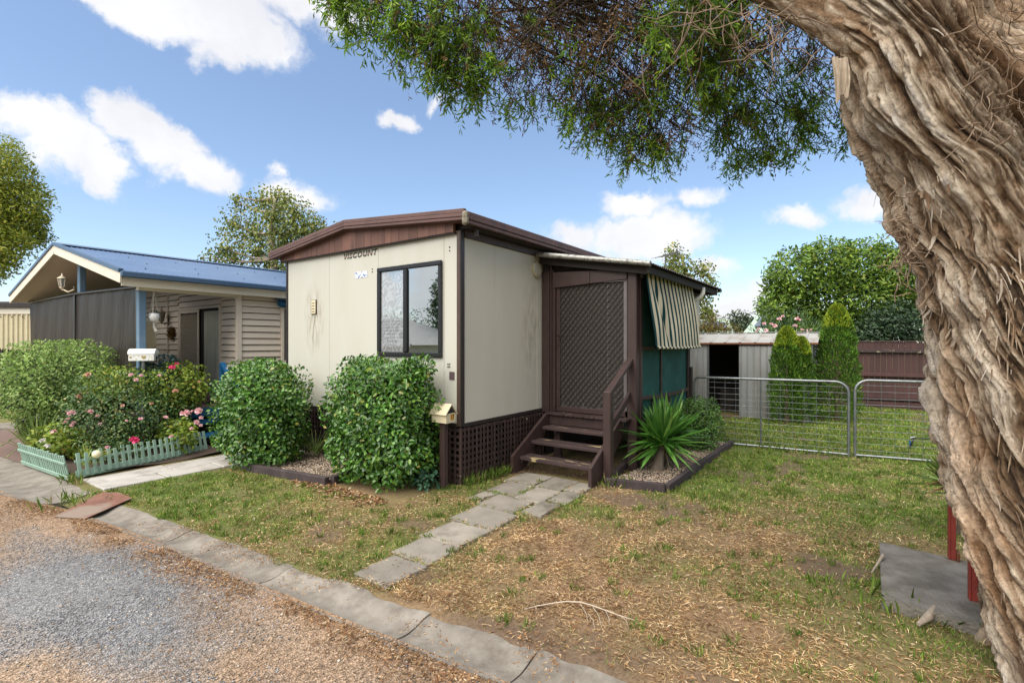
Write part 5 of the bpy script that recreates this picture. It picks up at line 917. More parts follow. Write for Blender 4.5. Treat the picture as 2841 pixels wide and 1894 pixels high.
tree('dark_shrub_tree', 'dark green bush under the big tree behind the fence', (b[0],b[1],0), [(b[0],b[1],0),(b[0],b[1],1.2),(b[0],b[1],1.9)], cl, leafmat('dark leaf', [(0,(.015,.035,.015)),(.7,(.03,.065,.028)),(1,(.06,.10,.04))], .5, .15), .11, .05, 4500, OVAL)
# oleander over the shed roof
oc = at(2185,915,13.); o = root('oleander', (oc[0],oc[1],0), 'oleander with pink blooms rising behind the shed roof', 'shrub')
p, nn = cloudpts(900, (oc[0],oc[1],1.75), (.55,.85,.62), .7); leaves('foliage', p, unit(nn+np.array((0,0,.8))+.5*rdir(len(p))), rdir(len(p)), .17, .026, leafmat('oleander leaf', [(0,(.04,.09,.03)),(1,(.10,.17,.06))], .45, .2), o)
stems('stems', (oc[0],oc[1],0), [(oc[0]+rng.normal(0,.3),oc[1]+rng.normal(0,.5),1.8) for _ in range(14)], m_twig, o)
for (a, b_, r) in ((2162,885,.09),(2172,878,.07),(2213,886,.11),(2205,905,.09),(2150,905,.09),(2140,900,.07),(2120,898,.07),(2125,918,.09),(2105,912,.06),(2225,915,.07),(2240,917,.06),(2175,922,.06),(2100,920,.06),(2250,915,.05)): rosette('blossom', at(a,b_,12.5), r*.62, m_pink, o, 18)
# birches
m_birch = leafmat('birch leaf', [(0,(.08,.12,.02)),(.5,(.16,.21,.035)),(.85,(.26,.27,.05)),(1,(.36,.27,.06))], .5, .3); m_birchbark = mat('birch bark', (.34,.29,.22), (.14,.11,.085), 6, .8)
def birch(label, base_px, d, clumps, n, trunk):
    b = at(*base_px, d); cl = [(at(px, py, d+rng.uniform(-.7,.7)), (r,r,r*1.15)) for px, py, r in clumps]
    return tree('birch_tree', label, (b[0],b[1],0), [(b[0],b[1],0)]+[at(px,py,d) for px,py in trunk], cl, m_birch, .09, .06, n, OVAL, 'birch trees behind the homes', .7, .95, None, m_birchbark, .045)
birch('weeping birch rising behind the blue roof', (758,1050), 15., [(625,690,.55),(600,730,.4),(645,620,.5),(660,560,.28),(700,640,.7),(730,560,.5),(760,600,.7),(790,560,.45),(820,600,.6),(840,640,.6),(790,660,.7),(720,700,.75),(650,720,.5),(870,620,.4),(890,640,.3),(860,660,.4),(770,545,.3),(760,730,.6),(655,545,.14),(930,625,.14),(800,720,.5),(560,715,.14)], 7800, [(756,800),(762,720),(752,650),(757,590),(765,550)])
birch('sparse birch behind the striped awning', (1935,1050), 15.5, [(1870,705,.35),(1895,745,.4),(1885,790,.35),(1950,750,.35),(1965,800,.35),(1935,830,.45),(1900,850,.5),(1960,860,.3),(1975,780,.2),(1860,740,.3),(1975,870,.2)], 3000, [(1932,880),(1925,820),(1905,760),(1890,710)])
# tree at the left edge and a far gum
m_left = leafmat('paperbark leaf', [(0,(.12,.17,.02)),(.45,(.23,.29,.03)),(.85,(.38,.40,.045)),(1,(.42,.36,.07))], .5, .3); d = 17.
cl = [(at(px,py,d+rng.uniform(-1,1)), r) for px,py,r in ((-40,470,1.2),(30,500,.8),(60,570,.8),(95,540,.55),(20,600,1.),(90,640,.55),(105,600,.4),(110,660,.35),(40,640,.8),(-60,620,1.4),(20,430,.6),(-20,680,.9),(70,670,.35),(10,745,.35),(25,725,.3),(-40,760,.5),(-120,540,1.6),(-200,650,1.4))]
b = at(-130,1050,d); tree('gum_tree', 'yellow-green tree crown reaching in from the left edge', (b[0],b[1],0), [(b[0],b[1],0),at(-125,900,d),at(-110,760,d),at(-80,620,d),at(-60,520,d)], cl, m_left, .12, .055, 26000, OVAL, shell=.65, limb=.06)
cl = [(at(px,py,34), r) for px,py,r in ((2040,895,.8),(2060,890,.7),(2080,900,.7),(2025,915,.9),(2055,920,1.),(2095,915,.5))]; b = at(2055,1010,34)
tree('gum_tree', 'small dark grey-green gum tree far beyond the shed', (b[0],b[1],0), [(b[0],b[1],0),at(2055,940,34),at(2055,900,34)], cl, leafmat('gum leaf', [(0,(.045,.07,.035)),(1,(.09,.12,.06))], .5, .2), .22, .10, 1800, OVAL, limb=.06)
cl = [(at(1975,905,15),(.45,.6,.35)),(at(1955,915,15),(.4,.4,.3)),(at(2010,920,15),(.4,.5,.25))]; b = at(1975,1040,15)
tree('yellow_shrub', 'yellowish green shrub just behind the left end of the shed', (b[0],b[1],0), [(b[0],b[1],0),(b[0],b[1],.9),(b[0],b[1],1.7)], cl, leafmat('yellow leaf', [(0,(.10,.12,.03)),(.6,(.22,.19,.04)),(1,(.30,.16,.05))], .5, .3), .07, .03, 2200, OVAL)
# far houses with solar panels
m_green = mat('pale green roof', (.36,.46,.37), (.32,.41,.33), 2, .5); m_solar = mat('solar panel', (.16,.18,.22), (.13,.15,.19), 2, .25, metal=.2)
def far_house(label, px, py_e, py_r, d, w, dep, solar):
    c = at(px, 952, d); zb_ = 1.6-(py_e-952)*d/F; zr_ = 1.6-(py_r-952)*d/F; o = root('green_roofed_house', (c[0],c[1],0), label, 'house', 'houses beyond the back fence')
    u = np.array((RT[0],RT[1],0)); f = np.array((FW[0],FW[1],0)); z = np.array((0,0,1.)); b0 = np.array((c[0],c[1],0))
    MB().obox(b0+f*dep/2+z*(zb_-.1)/2, u, f, z, (w/2,dep/2,(zb_-.1)/2), 0).build('wall', m_creamtrim, o)
    E_ = lambda a, b_, h: b0+u*a*w*.56+f*b_+z*h
    MB().add([E_(-1,-.4,zb_),E_(1,-.4,zb_),E_(1,dep+.4,zb_),E_(-1,dep+.4,zb_),E_(0,-.3,zr_),E_(0,dep+.4,zr_)], [(0,1,4),(1,2,5,4),(2,3,5),(3,0,4,5),(0,3,2,1)]).build('roof', m_green, o)
    MB().prism([E_(-.96,-.45,zb_+.1)-f*.02, E_(0,-.45,zr_+.06)-f*.02, E_(0,-.45,zr_-.12)-f*.02, E_(-.96,-.45,zb_-.08)-f*.02], f*.05).build('barge_board', m_green, o)
    if solar: MB().add([E_(-.86,.4,zb_+.14*(zr_-zb_)+.08),E_(-.86,dep-.8,zb_+.14*(zr_-zb_)+.08),E_(-.2,dep-.8,zb_+.8*(zr_-zb_)+.08),E_(-.2,.4,zb_+.8*(zr_-zb_)+.08)], [(0,1,2,3)]).build('solar_panel', m_solar, o)
    return o
hA = at(2160,952,26); o = root('green_roofed_house', (hA[0],hA[1],0), 'pale green roofed house with solar panel beyond the oleander', 'house', 'houses beyond the back fence')
P3 = lambda px, py, d: at(px, py, d)
MB().add([P3(2060,925,25),P3(2170,925,25),P3(2170,840,27.5),P3(2128,840,27.5),P3(2170,925,30),P3(2300,925,25),P3(2300,840,27.5)], [(0,1,2,3),(1,5,6,2)]).build('roof', m_green, o)
MB().add([P3(2092,904,25.35),P3(2170,904,25.35),P3(2170,872,26.3),P3(2118,872,26.3)], [(0,1,2,3)]).build('solar_panel', m_solar, o)
q0, q1 = P3(2060,925,25), P3(2300,925,25); MB().prism([(q0[0],q0[1],0),(q1[0],q1[1],0),(q1[0],q1[1],q1[2]-.02),(q0[0],q0[1],q0[2]-.02)], (FW[0]*4,FW[1]*4,0)).build('wall', m_creamtrim, o)
hB = at(2000,952,28); o = root('green_roofed_house', (hB[0],hB[1],0), 'low pale roof with solar panels seen past the awning', 'house', 'houses beyond the back fence')
MB().add([P3(1930,925,26),P3(2040,928,26),P3(2020,885,29),P3(1930,880,29)], [(0,1,2,3)]).build('roof', m_green, o); MB().add([P3(1945,908,26.6),P3(2020,910,26.6),P3(2010,893,28),P3(1945,890,28)], [(0,1,2,3)]).build('solar_panel', m_solar, o)
q0, q1 = P3(1930,925,26.1), P3(2040,928,26.1); MB().prism([(q0[0],q0[1],0),(q1[0],q1[1],0),(q1[0],q1[1],q1[2]-.02),(q0[0],q0[1],q0[2]-.02)], (FW[0]*4,FW[1]*4,0)).build('wall', m_creamtrim, o)
# television antenna over the porch roof
a0 = at(1846,735,13.5); o = root('antenna', (a0[0],a0[1],a0[2]-.2), 'television antenna standing above the porch roof', 'antenna'); m_ant = flat('dull alloy', (.10,.10,.10), .5, .5)
MB().tube([(a0[0],a0[1],2.95), at(1846,703,13.5)], .018, 6).build('mast', m_ant, o); MB().tube([at(1838,712,13.4), at(1878,698,14.2)], .012, 5).build('boom', m_ant, o)
for i in range(7):
    c = at(1838,712,13.4)*(1-i/6)+at(1878,698,14.2)*(i/6); w = .34-.03*i; u = np.array((RT[0]*.9-.3*FW[0],RT[1]*.9-.3*FW[1],.12)); MB().tube([c-u*w*.9, c+u*w*.9], .005, 4).build('element', m_ant, o)
MB().tube([at(1878,690,14.2), at(1880,712,14.2)], .02, 5).build('reflector', m_ant, o)
# ------------------------------------------------------------------ left: brush fence and corrugated cream shed behind it
f0, f1 = at(-320,1139,12.2), at(100,1139,11.9); d_ = (f1-f0)/np.linalg.norm(f1-f0); o = root('brush_fence', ((f0[0]+f1[0])/2,(f0[1]+f1[1])/2,0), 'dark brushwood fence at the left beyond the drive', 'fence'); k = MB()
for s in np.arange(0, np.linalg.norm(f1-f0), .016):
    p = f0+d_*s+np.array((rng.normal(0,.015),rng.normal(0,.015),0)); h = 1.43+rng.normal(0,.025); k.tube([(p[0],p[1],0),(p[0]+rng.normal(0,.012),p[1]+rng.normal(0,.012),h)], rng.uniform(.007,.013), 4, False)
k.build('brushwood', mat('brushwood', (.060,.050,.042), (.03,.025,.022), 12, .95), o, kind='stuff')
MB().beam((f0[0],f0[1],.72),(f1[0],f1[1],.72),.012,1.36).build('backing', m_dark, o); MB().tube([(f0[0],f0[1]-.02,1.0),(f1[0],f1[1]-.02,1.0)], .004, 4).build('wire', m_galv, o)
g0, g1_ = at(-400,970,13.6), at(135,970,13.2); d_ = (g1_-g0)/np.linalg.norm(g1_-g0); nrm = np.array((d_[1],-d_[0],0)); o = root('cream_shed', ((g0[0]+g1_[0])/2,(g0[1]+g1_[1])/2,0), 'cream corrugated outbuilding behind the brushwood fence', 'shed')
zc = lambda py: 1.6-(py-952)*13.4/F
k = MB(); n = 40; prof = []
for i in range(n):
    a = i/n; w = 1/n; prof += [(a,0),(a+w*.55,0),(a+w*.65,.03),(a+w*.9,.03)]
prof.append((1,0)); P0 = np.array((g0[0],g0[1],0)); P1 = np.array((g1_[0],g1_[1],0)); vs = [P0+(P1-P0)*t+nrm*q_+(0,0,z) for t, q_ in prof for z in (.2, zc(872))]; k.add(vs, [(2*i,2*i+1,2*i+3,2*i+2) for i in range(len(prof)-1)]); k.build('corrugated_wall', mat('cream sheet', (.55,.49,.32), (.50,.44,.29), 3, .55), o)
b0 = MB().beam(P0+(0,0,zc(872)+.05)+nrm*.03, P1+(0,0,zc(872)+.05)+nrm*.03, .02, .10).build('cladding_board', m_creamtrim, o); c = WLOC[b0].copy()
for i in (1,2): inst(b0, c+(0,0,.107*i), o)
MB().beam(P0+(0,0,zc(848))+nrm*.06, P1+(0,0,zc(848))+nrm*.06, .12, .12).build('gutter', m_trim, o); MB().beam(P0+(0,0,zc(846)+.05)-nrm*1, P1+(0,0,zc(846)+.05)-nrm*1, 2.2, .05).build('roof', m_trim, o)
for t in np.arange(.60,.99,.055): q_ = P0+(P1-P0)*t+nrm*.035+(0,0,zc(880)); MB().obox(q_, d_, nrm, (0,0,1), (.014,.006,.014), .002).build('bolt', m_trim, o)
# ------------------------------------------------------------------ slab with red steel frame, small yard things
sA, sB = gr(2440,1502,.07), gr(2446,1655,.07); SL = MB(); u = np.array((sB[0]-sA[0], sB[1]-sA[1], 0)); r_ = np.array((RT[0],RT[1],0))*.9-np.array((FW[0],FW[1],0))*.30
r_ = unit(np.array((-.15,-1.0,0.)))*1.25
SL.prism([(sA[0],sA[1],-.03),(sB[0],sB[1],-.03),(sB[0]+r_[0],sB[1]+r_[1],-.03),(sA[0]+r_[0],sA[1]+r_[1],-.03)], (0,0,.10)); SL.build('concrete_slab', m_slab, label='weathered concrete slab partly hidden behind the trunk', cat='slab')
m_red = mat('red lead paint', (.24,.035,.022), (.17,.025,.018), 7, .6, dirt=(.08,.035,.025), dscale=9, dlo=.58, dhi=.7); RF = root('red_stand', (.2,-4.3,.07), 'red painted steel stand with channel posts on the concrete slab', 'stand')
for (px, py) in ((2633,1548),(2690,1660)):
    q_ = gr(px, py, .07); k = MB(); k.box(q_[0]-.03,q_[0]+.03,q_[1]-.006,q_[1]+.006,.07,1.0,.002); k.box(q_[0]-.03,q_[0]-.022,q_[1]-.035,q_[1]-.007,.07,1.0,.002); k.box(q_[0]+.022,q_[0]+.03,q_[1]-.035,q_[1]-.007,.07,1.0,.002); k.build('channel_post', m_red, RF); bx('foot_bracket', m_rust, RF, q_[0]-.045,q_[0]+.045,q_[1]-.055,q_[1]-.036,.071,.13,.003)
qa, qb = gr(2633,1548,.07), gr(2690,1660,.07); MB().beam((qa[0],qa[1],1.02),(qb[0],qb[1],1.02),.06,.04).build('top_rail', m_red, RF)
o = root('strap_plant', tuple(gr(2660,1490)), 'green strap leaves poking out beside the big trunk', 'plant'); b = gr(2665,1480); straps('leaves', (b[0],b[1],.35), 34, .42, .05, m_strap, o, (-.2,1.2), .6, fan=(2.2,.9)); straps('dry_leaves', (b[0],b[1],.42), 8, .34, .04, leafmat('rusty strap', [(0,(.22,.09,.04)),(1,(.35,.2,.1))], .8, .1), o, (-.4,.6), .6, fan=(2.2,.9)); MB().tube([(b[0],b[1],0),(b[0],b[1],.4)], [.05,.03], 7).build('stem', m_twig, o)
c = gr(2535,1245); o = root('sprinkler', tuple(c), 'black garden sprinkler on a stand in the back lawn', 'sprinkler'); MB().tube([c+(.0,.05,0), c+(0,0,.16), c+(.02,-.10,.17), c+(.02,-.28,.17), c+(.02,-.30,.0)], .012, 6).build('stand', m_black, o); MB().tube([c+(0,.04,.16), c+(0,-.02,.185)], [.018,.013], 8).build('head', m_galv, o); MB().tube([c+(0,.04,.12), c+(.01,.05,.05)], .010, 6).build('hose_joint', m_bluestep, o)
def stick(name, pts, r, label, cat='branch'): MB().tube(pts, r, 6).build(name, mat('stick '+str(len(bpy.data.materials)), (.36,.30,.23), (.22,.18,.14), 25, .9), label=label, cat=cat)
k = MB(); sp5 = [(1455,1698),(1490,1691),(1530,1687),(1570,1685),(1610,1688),(1645,1696),(1680,1706),(1720,1719),(1760,1730)]; k.tube([(*gr(*p)[:2], .02+.018*math.sin(math.pi*i/8)+.003*math.sin(5*i)) for i, p in enumerate(sp5)], [.0022,.0028,.0033,.0038,.004,.0038,.0034,.0028,.0018], 6)
for a, b_ in (((1610,1688),(1632,1735)),((1645,1696),(1668,1742)),((1680,1706),(1690,1748)),((1632,1715),(1650,1750)),((1720,1719),(1745,1748))): k.tube([(*gr(*a)[:2],.03),(*gr((a[0]+b_[0])/2+5,(a[1]+b_[1])/2)[:2],.026),(*gr(*b_)[:2],.012)], [.002,.0016,.001], 4, False)
k.build('fallen_branch', mat('pale stick', (.50,.43,.34), (.36,.30,.23), 25, .9), label='thin pale curved stick with side twigs on the dry lawn', cat='branch')
stick('bark_piece', [(*gr(2548,1745)[:2],.03),(*gr(2575,1735)[:2],.05),(*gr(2592,1712)[:2],.06)], [.012,.025,.014], 'grey chunk of fallen bark in front of the slab', 'bark')
stick('twig', [(*gr(2418,1600)[:2],.03),(*gr(2450,1578)[:2],.10)], [.005,.012], 'short pale stick leaning on the slab edge')
# ------------------------------------------------------------------ across the road, seen only in the window's reflection
o = root('tiled_house', (-18,25,0), 'low grey tiled house across the road seen reflected in the window', 'house'); m_tile = mat('grey tiles', (.30,.29,.28), (.25,.24,.235), 3, .7); m_tile2 = mat('grey tile edges', (.17,.165,.16), None, 3, .7)
MB().box(-20,-15.2,17.2,32,0,1.55,0).build('wall', m_white, o); vs = [(-20.8,16.2,1.5),(-14.4,16.2,1.5),(-14.4,33,1.5),(-20.8,33,1.5),(-17.6,20.2,3.2),(-17.6,29,3.2)]
MB().add(vs, [(0,1,4),(1,2,5,4),(2,3,5),(3,0,4,5),(0,3,2,1)]).build('roof', m_tile, o)
for i in range(1, 8): t = i/8; MB().beam((-14.4-3.2*t,16.2+4*t,1.52+1.7*t),(-14.4-3.2*t,33-4*t,1.52+1.7*t),.03,.03).build('tile_course', m_tile2, o)
MB().beam(vs[1], vs[4], .15,.1).build('hip_cap', m_tile, o); bx('gutter', m_white, o, -14.42,-14.3,16.2,33,1.42,1.54)
for lab, b, cl in (('dark trees behind the house across the road', (-26,30,0), [((-26,22+2.4*i,2.4+.5*(i%2)),1.9) for i in range(8)]), ('tall weeping tree beside the house across the road', (-21,18.4,0), [((-21,19.4,4.6),1.2),((-20.8,20.4,4.0),.7),((-21,18.4,6.0),1.5),((-21.3,17.4,5),1.5),((-20.8,20.0,2.9),.6),((-21,20.2,5.4),.7)])):
    tree('street_tree', lab, b, [b,(b[0],b[1],1.5),(b[0],b[1],3)], cl, m_rose, .24, .10, 5000, OVAL, shell=.8)
# ------------------------------------------------------------------ the leaning paperbark
PT = root('paperbark_tree', tuple(cam_pt(2.95,2.35,0)), 'huge leaning paperbark tree with shaggy peeling bark in the foreground', 'tree')
AX = np.array([(3.20,2.20,-.45,.80),(3.02,2.28,-.12,.66),(2.93,2.34,.2,.57),(2.83,2.42,.6,.50),(2.71,2.46,1.0,.45),(2.64,2.5,1.4,.44),(2.63,2.5,1.75,.44),(2.60,2.5,2.05,.45),(2.47,2.5,2.35,.42),(2.30,2.5,2.65,.385),(2.15,2.5,2.95,.36),(2.06,2.52,3.25,.35),(2.0,2.55,3.6,.34),(1.86,2.6,4.2,.32),(1.9,2.65,5.0,.26)])
NU, NV = 560, 640
def spl(t, col):     # smooth resample along the axis
    s = np.linspace(0, 1, len(AX)); f = np.interp(t, s, AX[:,col]); k = 25; pad = np.concatenate([np.full(k, f[0]), f, np.full(k, f[-1])]); return np.convolve(pad, np.ones(2*k+1)/(2*k+1), 'valid')
tv = np.linspace(0, 1, NV); axx, axd, axz, axr = (spl(tv, c) for c in range(4))
PH, TV = np.meshgrid(np.linspace(0, 2*math.pi, NU, endpoint=False), tv); ZZ = np.interp(TV, tv, axz)
def tn(K, vf, s, tw=.09, warp=0):
    u = PH/(2*math.pi)*K+(ZZ*tw)*K; v = ZZ*vf
    u = u+warp*K*.02
    return vnoise(u, v, s, K)
w1 = tn(8,2.3,50)-.5; w2 = tn(20,5,51)-.5; warp = w1*2.2+w2*1.0
rg = lambda n: 1-np.abs(2*n-1)
bl = lambda n, e=.8: np.abs(2*n-1)**e          # rounded strands with sharp fissures between them
terr = .5*tn(26,4,61,warp=warp)+.5*tn(60,9,62,warp=warp); st = terr*7; terr_q = (np.floor(st)+np.clip((st-np.floor(st))*6-5, 0, 1))/7
b1 = bl(tn(9,.7,70,warp=warp)); b2 = bl(tn(22,1.1,71,warp=warp*.8)); b3 = bl(tn(54,2.2,72,warp=warp)); b4 = bl(tn(116,4.4,73,warp=warp*1.1)); b5 = bl(tn(240,11,74,warp=warp*1.3))
disp = .10*(b1-.5)+.062*(b2-.5)+.058*(b3-.5)+.048*(b4-.5)+.024*(b5-.5)+.085*(terr_q-.5)+.018
# burl on the camera-left side, hollows on the right
cphi = math.pi
def bump_(phi0, z0, sp_, sz, a): d = np.angle(np.exp(1j*(PH-phi0))); return a*np.exp(-(d/sp_)**2-((ZZ-z0)/sz)**2)
disp = disp+bump_(math.pi, 2.12, .5, .16, .06)+bump_(math.pi, 1.85, .5, .12, .035)+bump_(-1.3, 2.75, .4, .22, .09)-bump_(-1.6, 3.0, .35, .2, .05)-bump_(-2.0,1.6,.25,.9,.05)
RR = np.interp(TV, tv, axr)*(1+.05*np.sin(PH*2+ZZ))+disp
# frame: u across the view (right), f away from the camera; phi=pi is the left edge, -pi/2 the near side
CXc = np.interp(TV, tv, axx)+RR*np.cos(PH); CDc = np.interp(TV, tv, axd)+RR*np.sin(PH)
Vx = CAM[0]+RT[0]*CXc+FW[0]*CDc; Vy = CAM[1]+RT[1]*CXc+FW[1]*CDc; Vt = np.stack([Vx, Vy, ZZ], -1)
i = np.arange(NV-1)[:,None]*NU+np.arange(NU)[None]; j = np.arange(NV-1)[:,None]*NU+(np.arange(NU)[None]+1)%NU; Ft = np.stack([i, j, j+NU, i+NU], -1).reshape(-1,4)
# bark colour by relief: dark brown in the fissures, tan, grey-cream paper on the crests
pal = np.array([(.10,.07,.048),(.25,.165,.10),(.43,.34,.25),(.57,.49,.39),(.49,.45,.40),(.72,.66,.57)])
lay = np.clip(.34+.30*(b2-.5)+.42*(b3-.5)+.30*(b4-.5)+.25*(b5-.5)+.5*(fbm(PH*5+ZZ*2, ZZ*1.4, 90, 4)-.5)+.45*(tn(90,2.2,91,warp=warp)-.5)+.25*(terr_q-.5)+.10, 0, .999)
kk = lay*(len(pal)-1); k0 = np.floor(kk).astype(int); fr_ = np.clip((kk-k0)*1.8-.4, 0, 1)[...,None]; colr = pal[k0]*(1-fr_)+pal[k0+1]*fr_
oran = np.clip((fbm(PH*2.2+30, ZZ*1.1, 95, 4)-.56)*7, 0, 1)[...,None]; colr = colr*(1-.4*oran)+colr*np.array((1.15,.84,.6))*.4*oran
def barkmat():
    m, N, L, P = nodes('paper bark'); a = N.new('ShaderNodeVertexColor'); a.layer_name = 'cover'; u = N.new('ShaderNodeTexCoord'); mp = N.new('ShaderNodeMapping'); mp.inputs['Scale'].default_value = (1,1,1); L.new(u.outputs['UV'], mp.inputs[0])
    n = N.new('ShaderNodeTexNoise'); n.inputs['Scale'].default_value = 1; n.inputs['Detail'].default_value = 8; n.inputs['Roughness'].default_value = .7; L.new(mp.outputs[0], n.inputs['Vector'])
    cr = ramp(N, [(.30,(.34,.31,.28)),(.70,(1.5,1.5,1.5))]); L.new(n.outputs['Fac'], cr.inputs[0]); mx = N.new('ShaderNodeMixRGB'); mx.blend_type = 'MULTIPLY'; mx.inputs[0].default_value = 1; L.new(a.outputs[0], mx.inputs[1]); L.new(cr.outputs[0], mx.inputs[2]); geo = N.new('ShaderNodeNewGeometry'); n2 = N.new('ShaderNodeTexNoise'); n2.inputs['Scale'].default_value = 42; n2.inputs['Detail'].default_value = 9; n2.inputs['Roughness'].default_value = .78; L.new(geo.outputs['Position'], n2.inputs['Vector'])
    c2 = ramp(N, [(.34,(.30,.27,.25)),(.46,(.95,.95,.95)),(.75,(1.45,1.45,1.45))]); L.new(n2.outputs['Fac'], c2.inputs[0]); m2 = N.new('ShaderNodeMixRGB'); m2.blend_type = 'MULTIPLY'; m2.inputs[0].default_value = .85; L.new(mx.outputs[0], m2.inputs[1]); L.new(c2.outputs[0], m2.inputs[2]); L.new(m2.outputs[0], P.inputs['Base Color'])
    sm = N.new('ShaderNodeMath'); sm.operation = 'ADD'; L.new(n.outputs['Fac'], sm.inputs[0]); L.new(n2.outputs['Fac'], sm.inputs[1])
    b = N.new('ShaderNodeBump'); b.inputs['Strength'].default_value = 1; b.inputs['Distance'].default_value = .022; L.new(sm.outputs[0], b.inputs['Height']); L.new(b.outputs[0], P.inputs['Normal']); P.inputs['Roughness'].default_value = .9; P.inputs['Specular IOR Level'].default_value = .15; return m
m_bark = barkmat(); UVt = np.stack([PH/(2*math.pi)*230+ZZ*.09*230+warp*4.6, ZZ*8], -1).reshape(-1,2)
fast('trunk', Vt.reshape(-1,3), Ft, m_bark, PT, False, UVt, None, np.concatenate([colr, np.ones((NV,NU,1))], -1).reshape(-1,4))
# peeling strips
m_strip = leafmat('peeling bark', [(0,(.12,.07,.04)),(.3,(.22,.15,.095)),(.7,(.33,.26,.19)),(1,(.46,.40,.33))], .9, .15, .15)
def strips(n, ln, wd, curl, zr, seed_phi=None, tail=False):
    V = []; Fc = []
    for _ in range(n):
        iv = rng.integers(int(NV*zr[0]), int(NV*zr[1])); iu = rng.integers(0, NU) if seed_phi is None else int((rng.normal(*seed_phi) % (2*math.pi))/(2*math.pi)*NU) % NU
        p = Vt[iv, iu]; out = unit(np.array((Vx[iv,iu]-(CAM[0]+RT[0]*axx[iv]+FW[0]*axd[iv]), Vy[iv,iu]-(CAM[1]+RT[1]*axx[iv]+FW[1]*axd[iv]), 0)))
        iu2 = (iu-int(.09*NU*(ZZ[min(iv+4,NV-1),0]-ZZ[iv,0])))%NU; up = unit(Vt[min(iv+4,NV-1),iu2]-p); side = unit(np.cross(up, out)); dn = -up+side*rng.normal(0,.25); L_ = ln*rng.uniform(.4,1.3); w = wd*rng.uniform(.4,1.3); c_ = curl*rng.uniform(.2,1.4); d = unit(dn+out*.12); q = p+out*.004; n0 = len(V); tw = rng.normal(0,.4); sg = 5
        for s in range(sg+1):
            t = s/sg; sd_ = unit(side+out*tw*t); ww = w*.5*(1-.55*t*t)*(1+.3*math.sin(9*t+_)); V += [q-sd_*ww, q+sd_*ww]; q = q+d*L_/sg; d = unit(d+out*c_*.28*(1 if t < .6 else .7)+np.array((0,0,-.10)))
        for s in range(sg): a = n0+2*s; Fc.append((a,a+1,a+3,a+2))
    return V, Fc
V1, F1 = [], []
for args in ((900,.055,.004,.15,(.03,.85)),(200,.08,.010,.18,(.05,.8)),(200,.10,.005,.3,(.05,.8)),(90,.10,.008,.8,(.40,.56),(3.1,.3)),(50,.09,.02,.6,(.40,.58),(3.1,.25)),(200,.09,.006,.5,(.25,.5),(-2.4,.3))):
    a, b = strips(*args); n0 = len(V1); V1 += a; F1 += [tuple(q+n0 for q in f) for f in b]
tag(fast('bark_strips', np.array(V1), np.array(F1), m_strip, PT, True), kind='stuff')
# limbs
def limb(pts, rr, name='limb', K=34):
    P_ = [cam_pt(*p) for p in pts]; n = len(P_); q = np.linspace(0, n-1, n*9); Pi = np.stack([np.interp(q, range(n), [p[c] for p in P_]) for c in range(3)], 1); ri = np.interp(q, range(n), rr); V = []; U = []; cc = []
    ker = np.ones(7)/7
    for c in range(3): Pi[3:-3,c] = np.convolve(Pi[:,c], ker, 'valid')
    ref = np.array((0,0,1.))
    for a in range(len(Pi)):
        d = unit(Pi[min(a+1,len(Pi)-1)]-Pi[max(a-1,0)]); s1 = unit(np.cross(d, ref)+1e-6); s2 = np.cross(d, s1)
        for b in range(K): t = 2*math.pi*b/K; r = ri[a]*(1+.35*(vnoise(np.array(b*.5), np.array(a*.35), 5)-.5)+.25*(vnoise(np.array(b*1.), np.array(a*.8), 6)-.5)); V.append(Pi[a]+r*(s1*math.cos(t)+s2*math.sin(t))); U.append((b*.6, a*.4)); cc.append((*pal[1+(b*7+a//4)%3 if vnoise(np.array(b*.4),np.array(a*.2),3) > .5 else 1], 1))
    Fc = [(a*K+b, a*K+(b+1)%K, (a+1)*K+(b+1)%K, (a+1)*K+b) for a in range(len(Pi)-1) for b in range(K)]
    fast(name, np.array(V), np.array(Fc), m_bark, PT, True, np.array(U), None, np.array(cc))
limb([(2.10,2.5,2.85),(1.86,2.5,3.06),(1.64,2.58,3.27),(1.36,2.7,3.55),(.8,2.9,3.85),(.2,3.1,4.1),(-.6,3.2,4.2)], [.15,.115,.085,.07,.06,.05,.03])
limb([(1.9,2.6,3.5),(1.5,3.1,4.0),(1.0,3.6,4.3),(.3,3.9,4.5)], [.16,.12,.08,.05]); limb([(1.9,2.6,4.2),(2.6,3.2,4.9),(3.4,3.6,5.4)], [.2,.14,.08]); limb([(1.85,2.6,4.4),(1.2,2.0,5.0),(.4,1.6,5.5)], [.18,.12,.06])
limb([(2.75,2.75,2.2),(2.72,2.75,2.8),(2.62,2.72,3.3),(2.5,2.7,3.9)], [.26,.23,.21,.18]); limb([(2.55,2.35,2.45),(2.72,2.3,2.62),(2.95,2.3,2.95),(3.2,2.3,3.4)], [.16,.19,.16,.12])
# large hanging bark plates
k = MB()
def plate(a, b, w, th=.012, bow=.03):
    a = np.array(a); b = np.array(b); d = unit(b-a); s = unit(np.cross(d, np.array((FW[0],FW[1],0)))); o_ = -np.array((FW[0],FW[1],0)); L_ = np.linalg.norm(b-a)
    k.grid(lambda u, v: a+d*L_*u*(1+.12*math.sin(5*v+2))+s*w*(v-.5)*(1-.25*u*u)+o_*(bow*math.sin(math.pi*u)+.007*math.sin(9*v)+.006*math.sin(25*v+4*u)), 10, 12); k.grid(lambda u, v: a+d*L_*u*(1+.12*math.sin(5*v+2))+s*w*(v-.5)*(1-.25*u*u)+o_*(bow*math.sin(math.pi*u)+.007*math.sin(9*v)-th), 10, 12)
plate(at(2330,160,2.36), at(2336,275,2.33), .07, .006, .008)
k.build('bark_plates', mat('bark plate', (.34,.28,.21), (.20,.15,.105), 30, .95, bump=.8, bscale=40, dirt=(.20,.11,.055), dscale=8, stretch=(3,3,.6)), PT, kind='stuff')
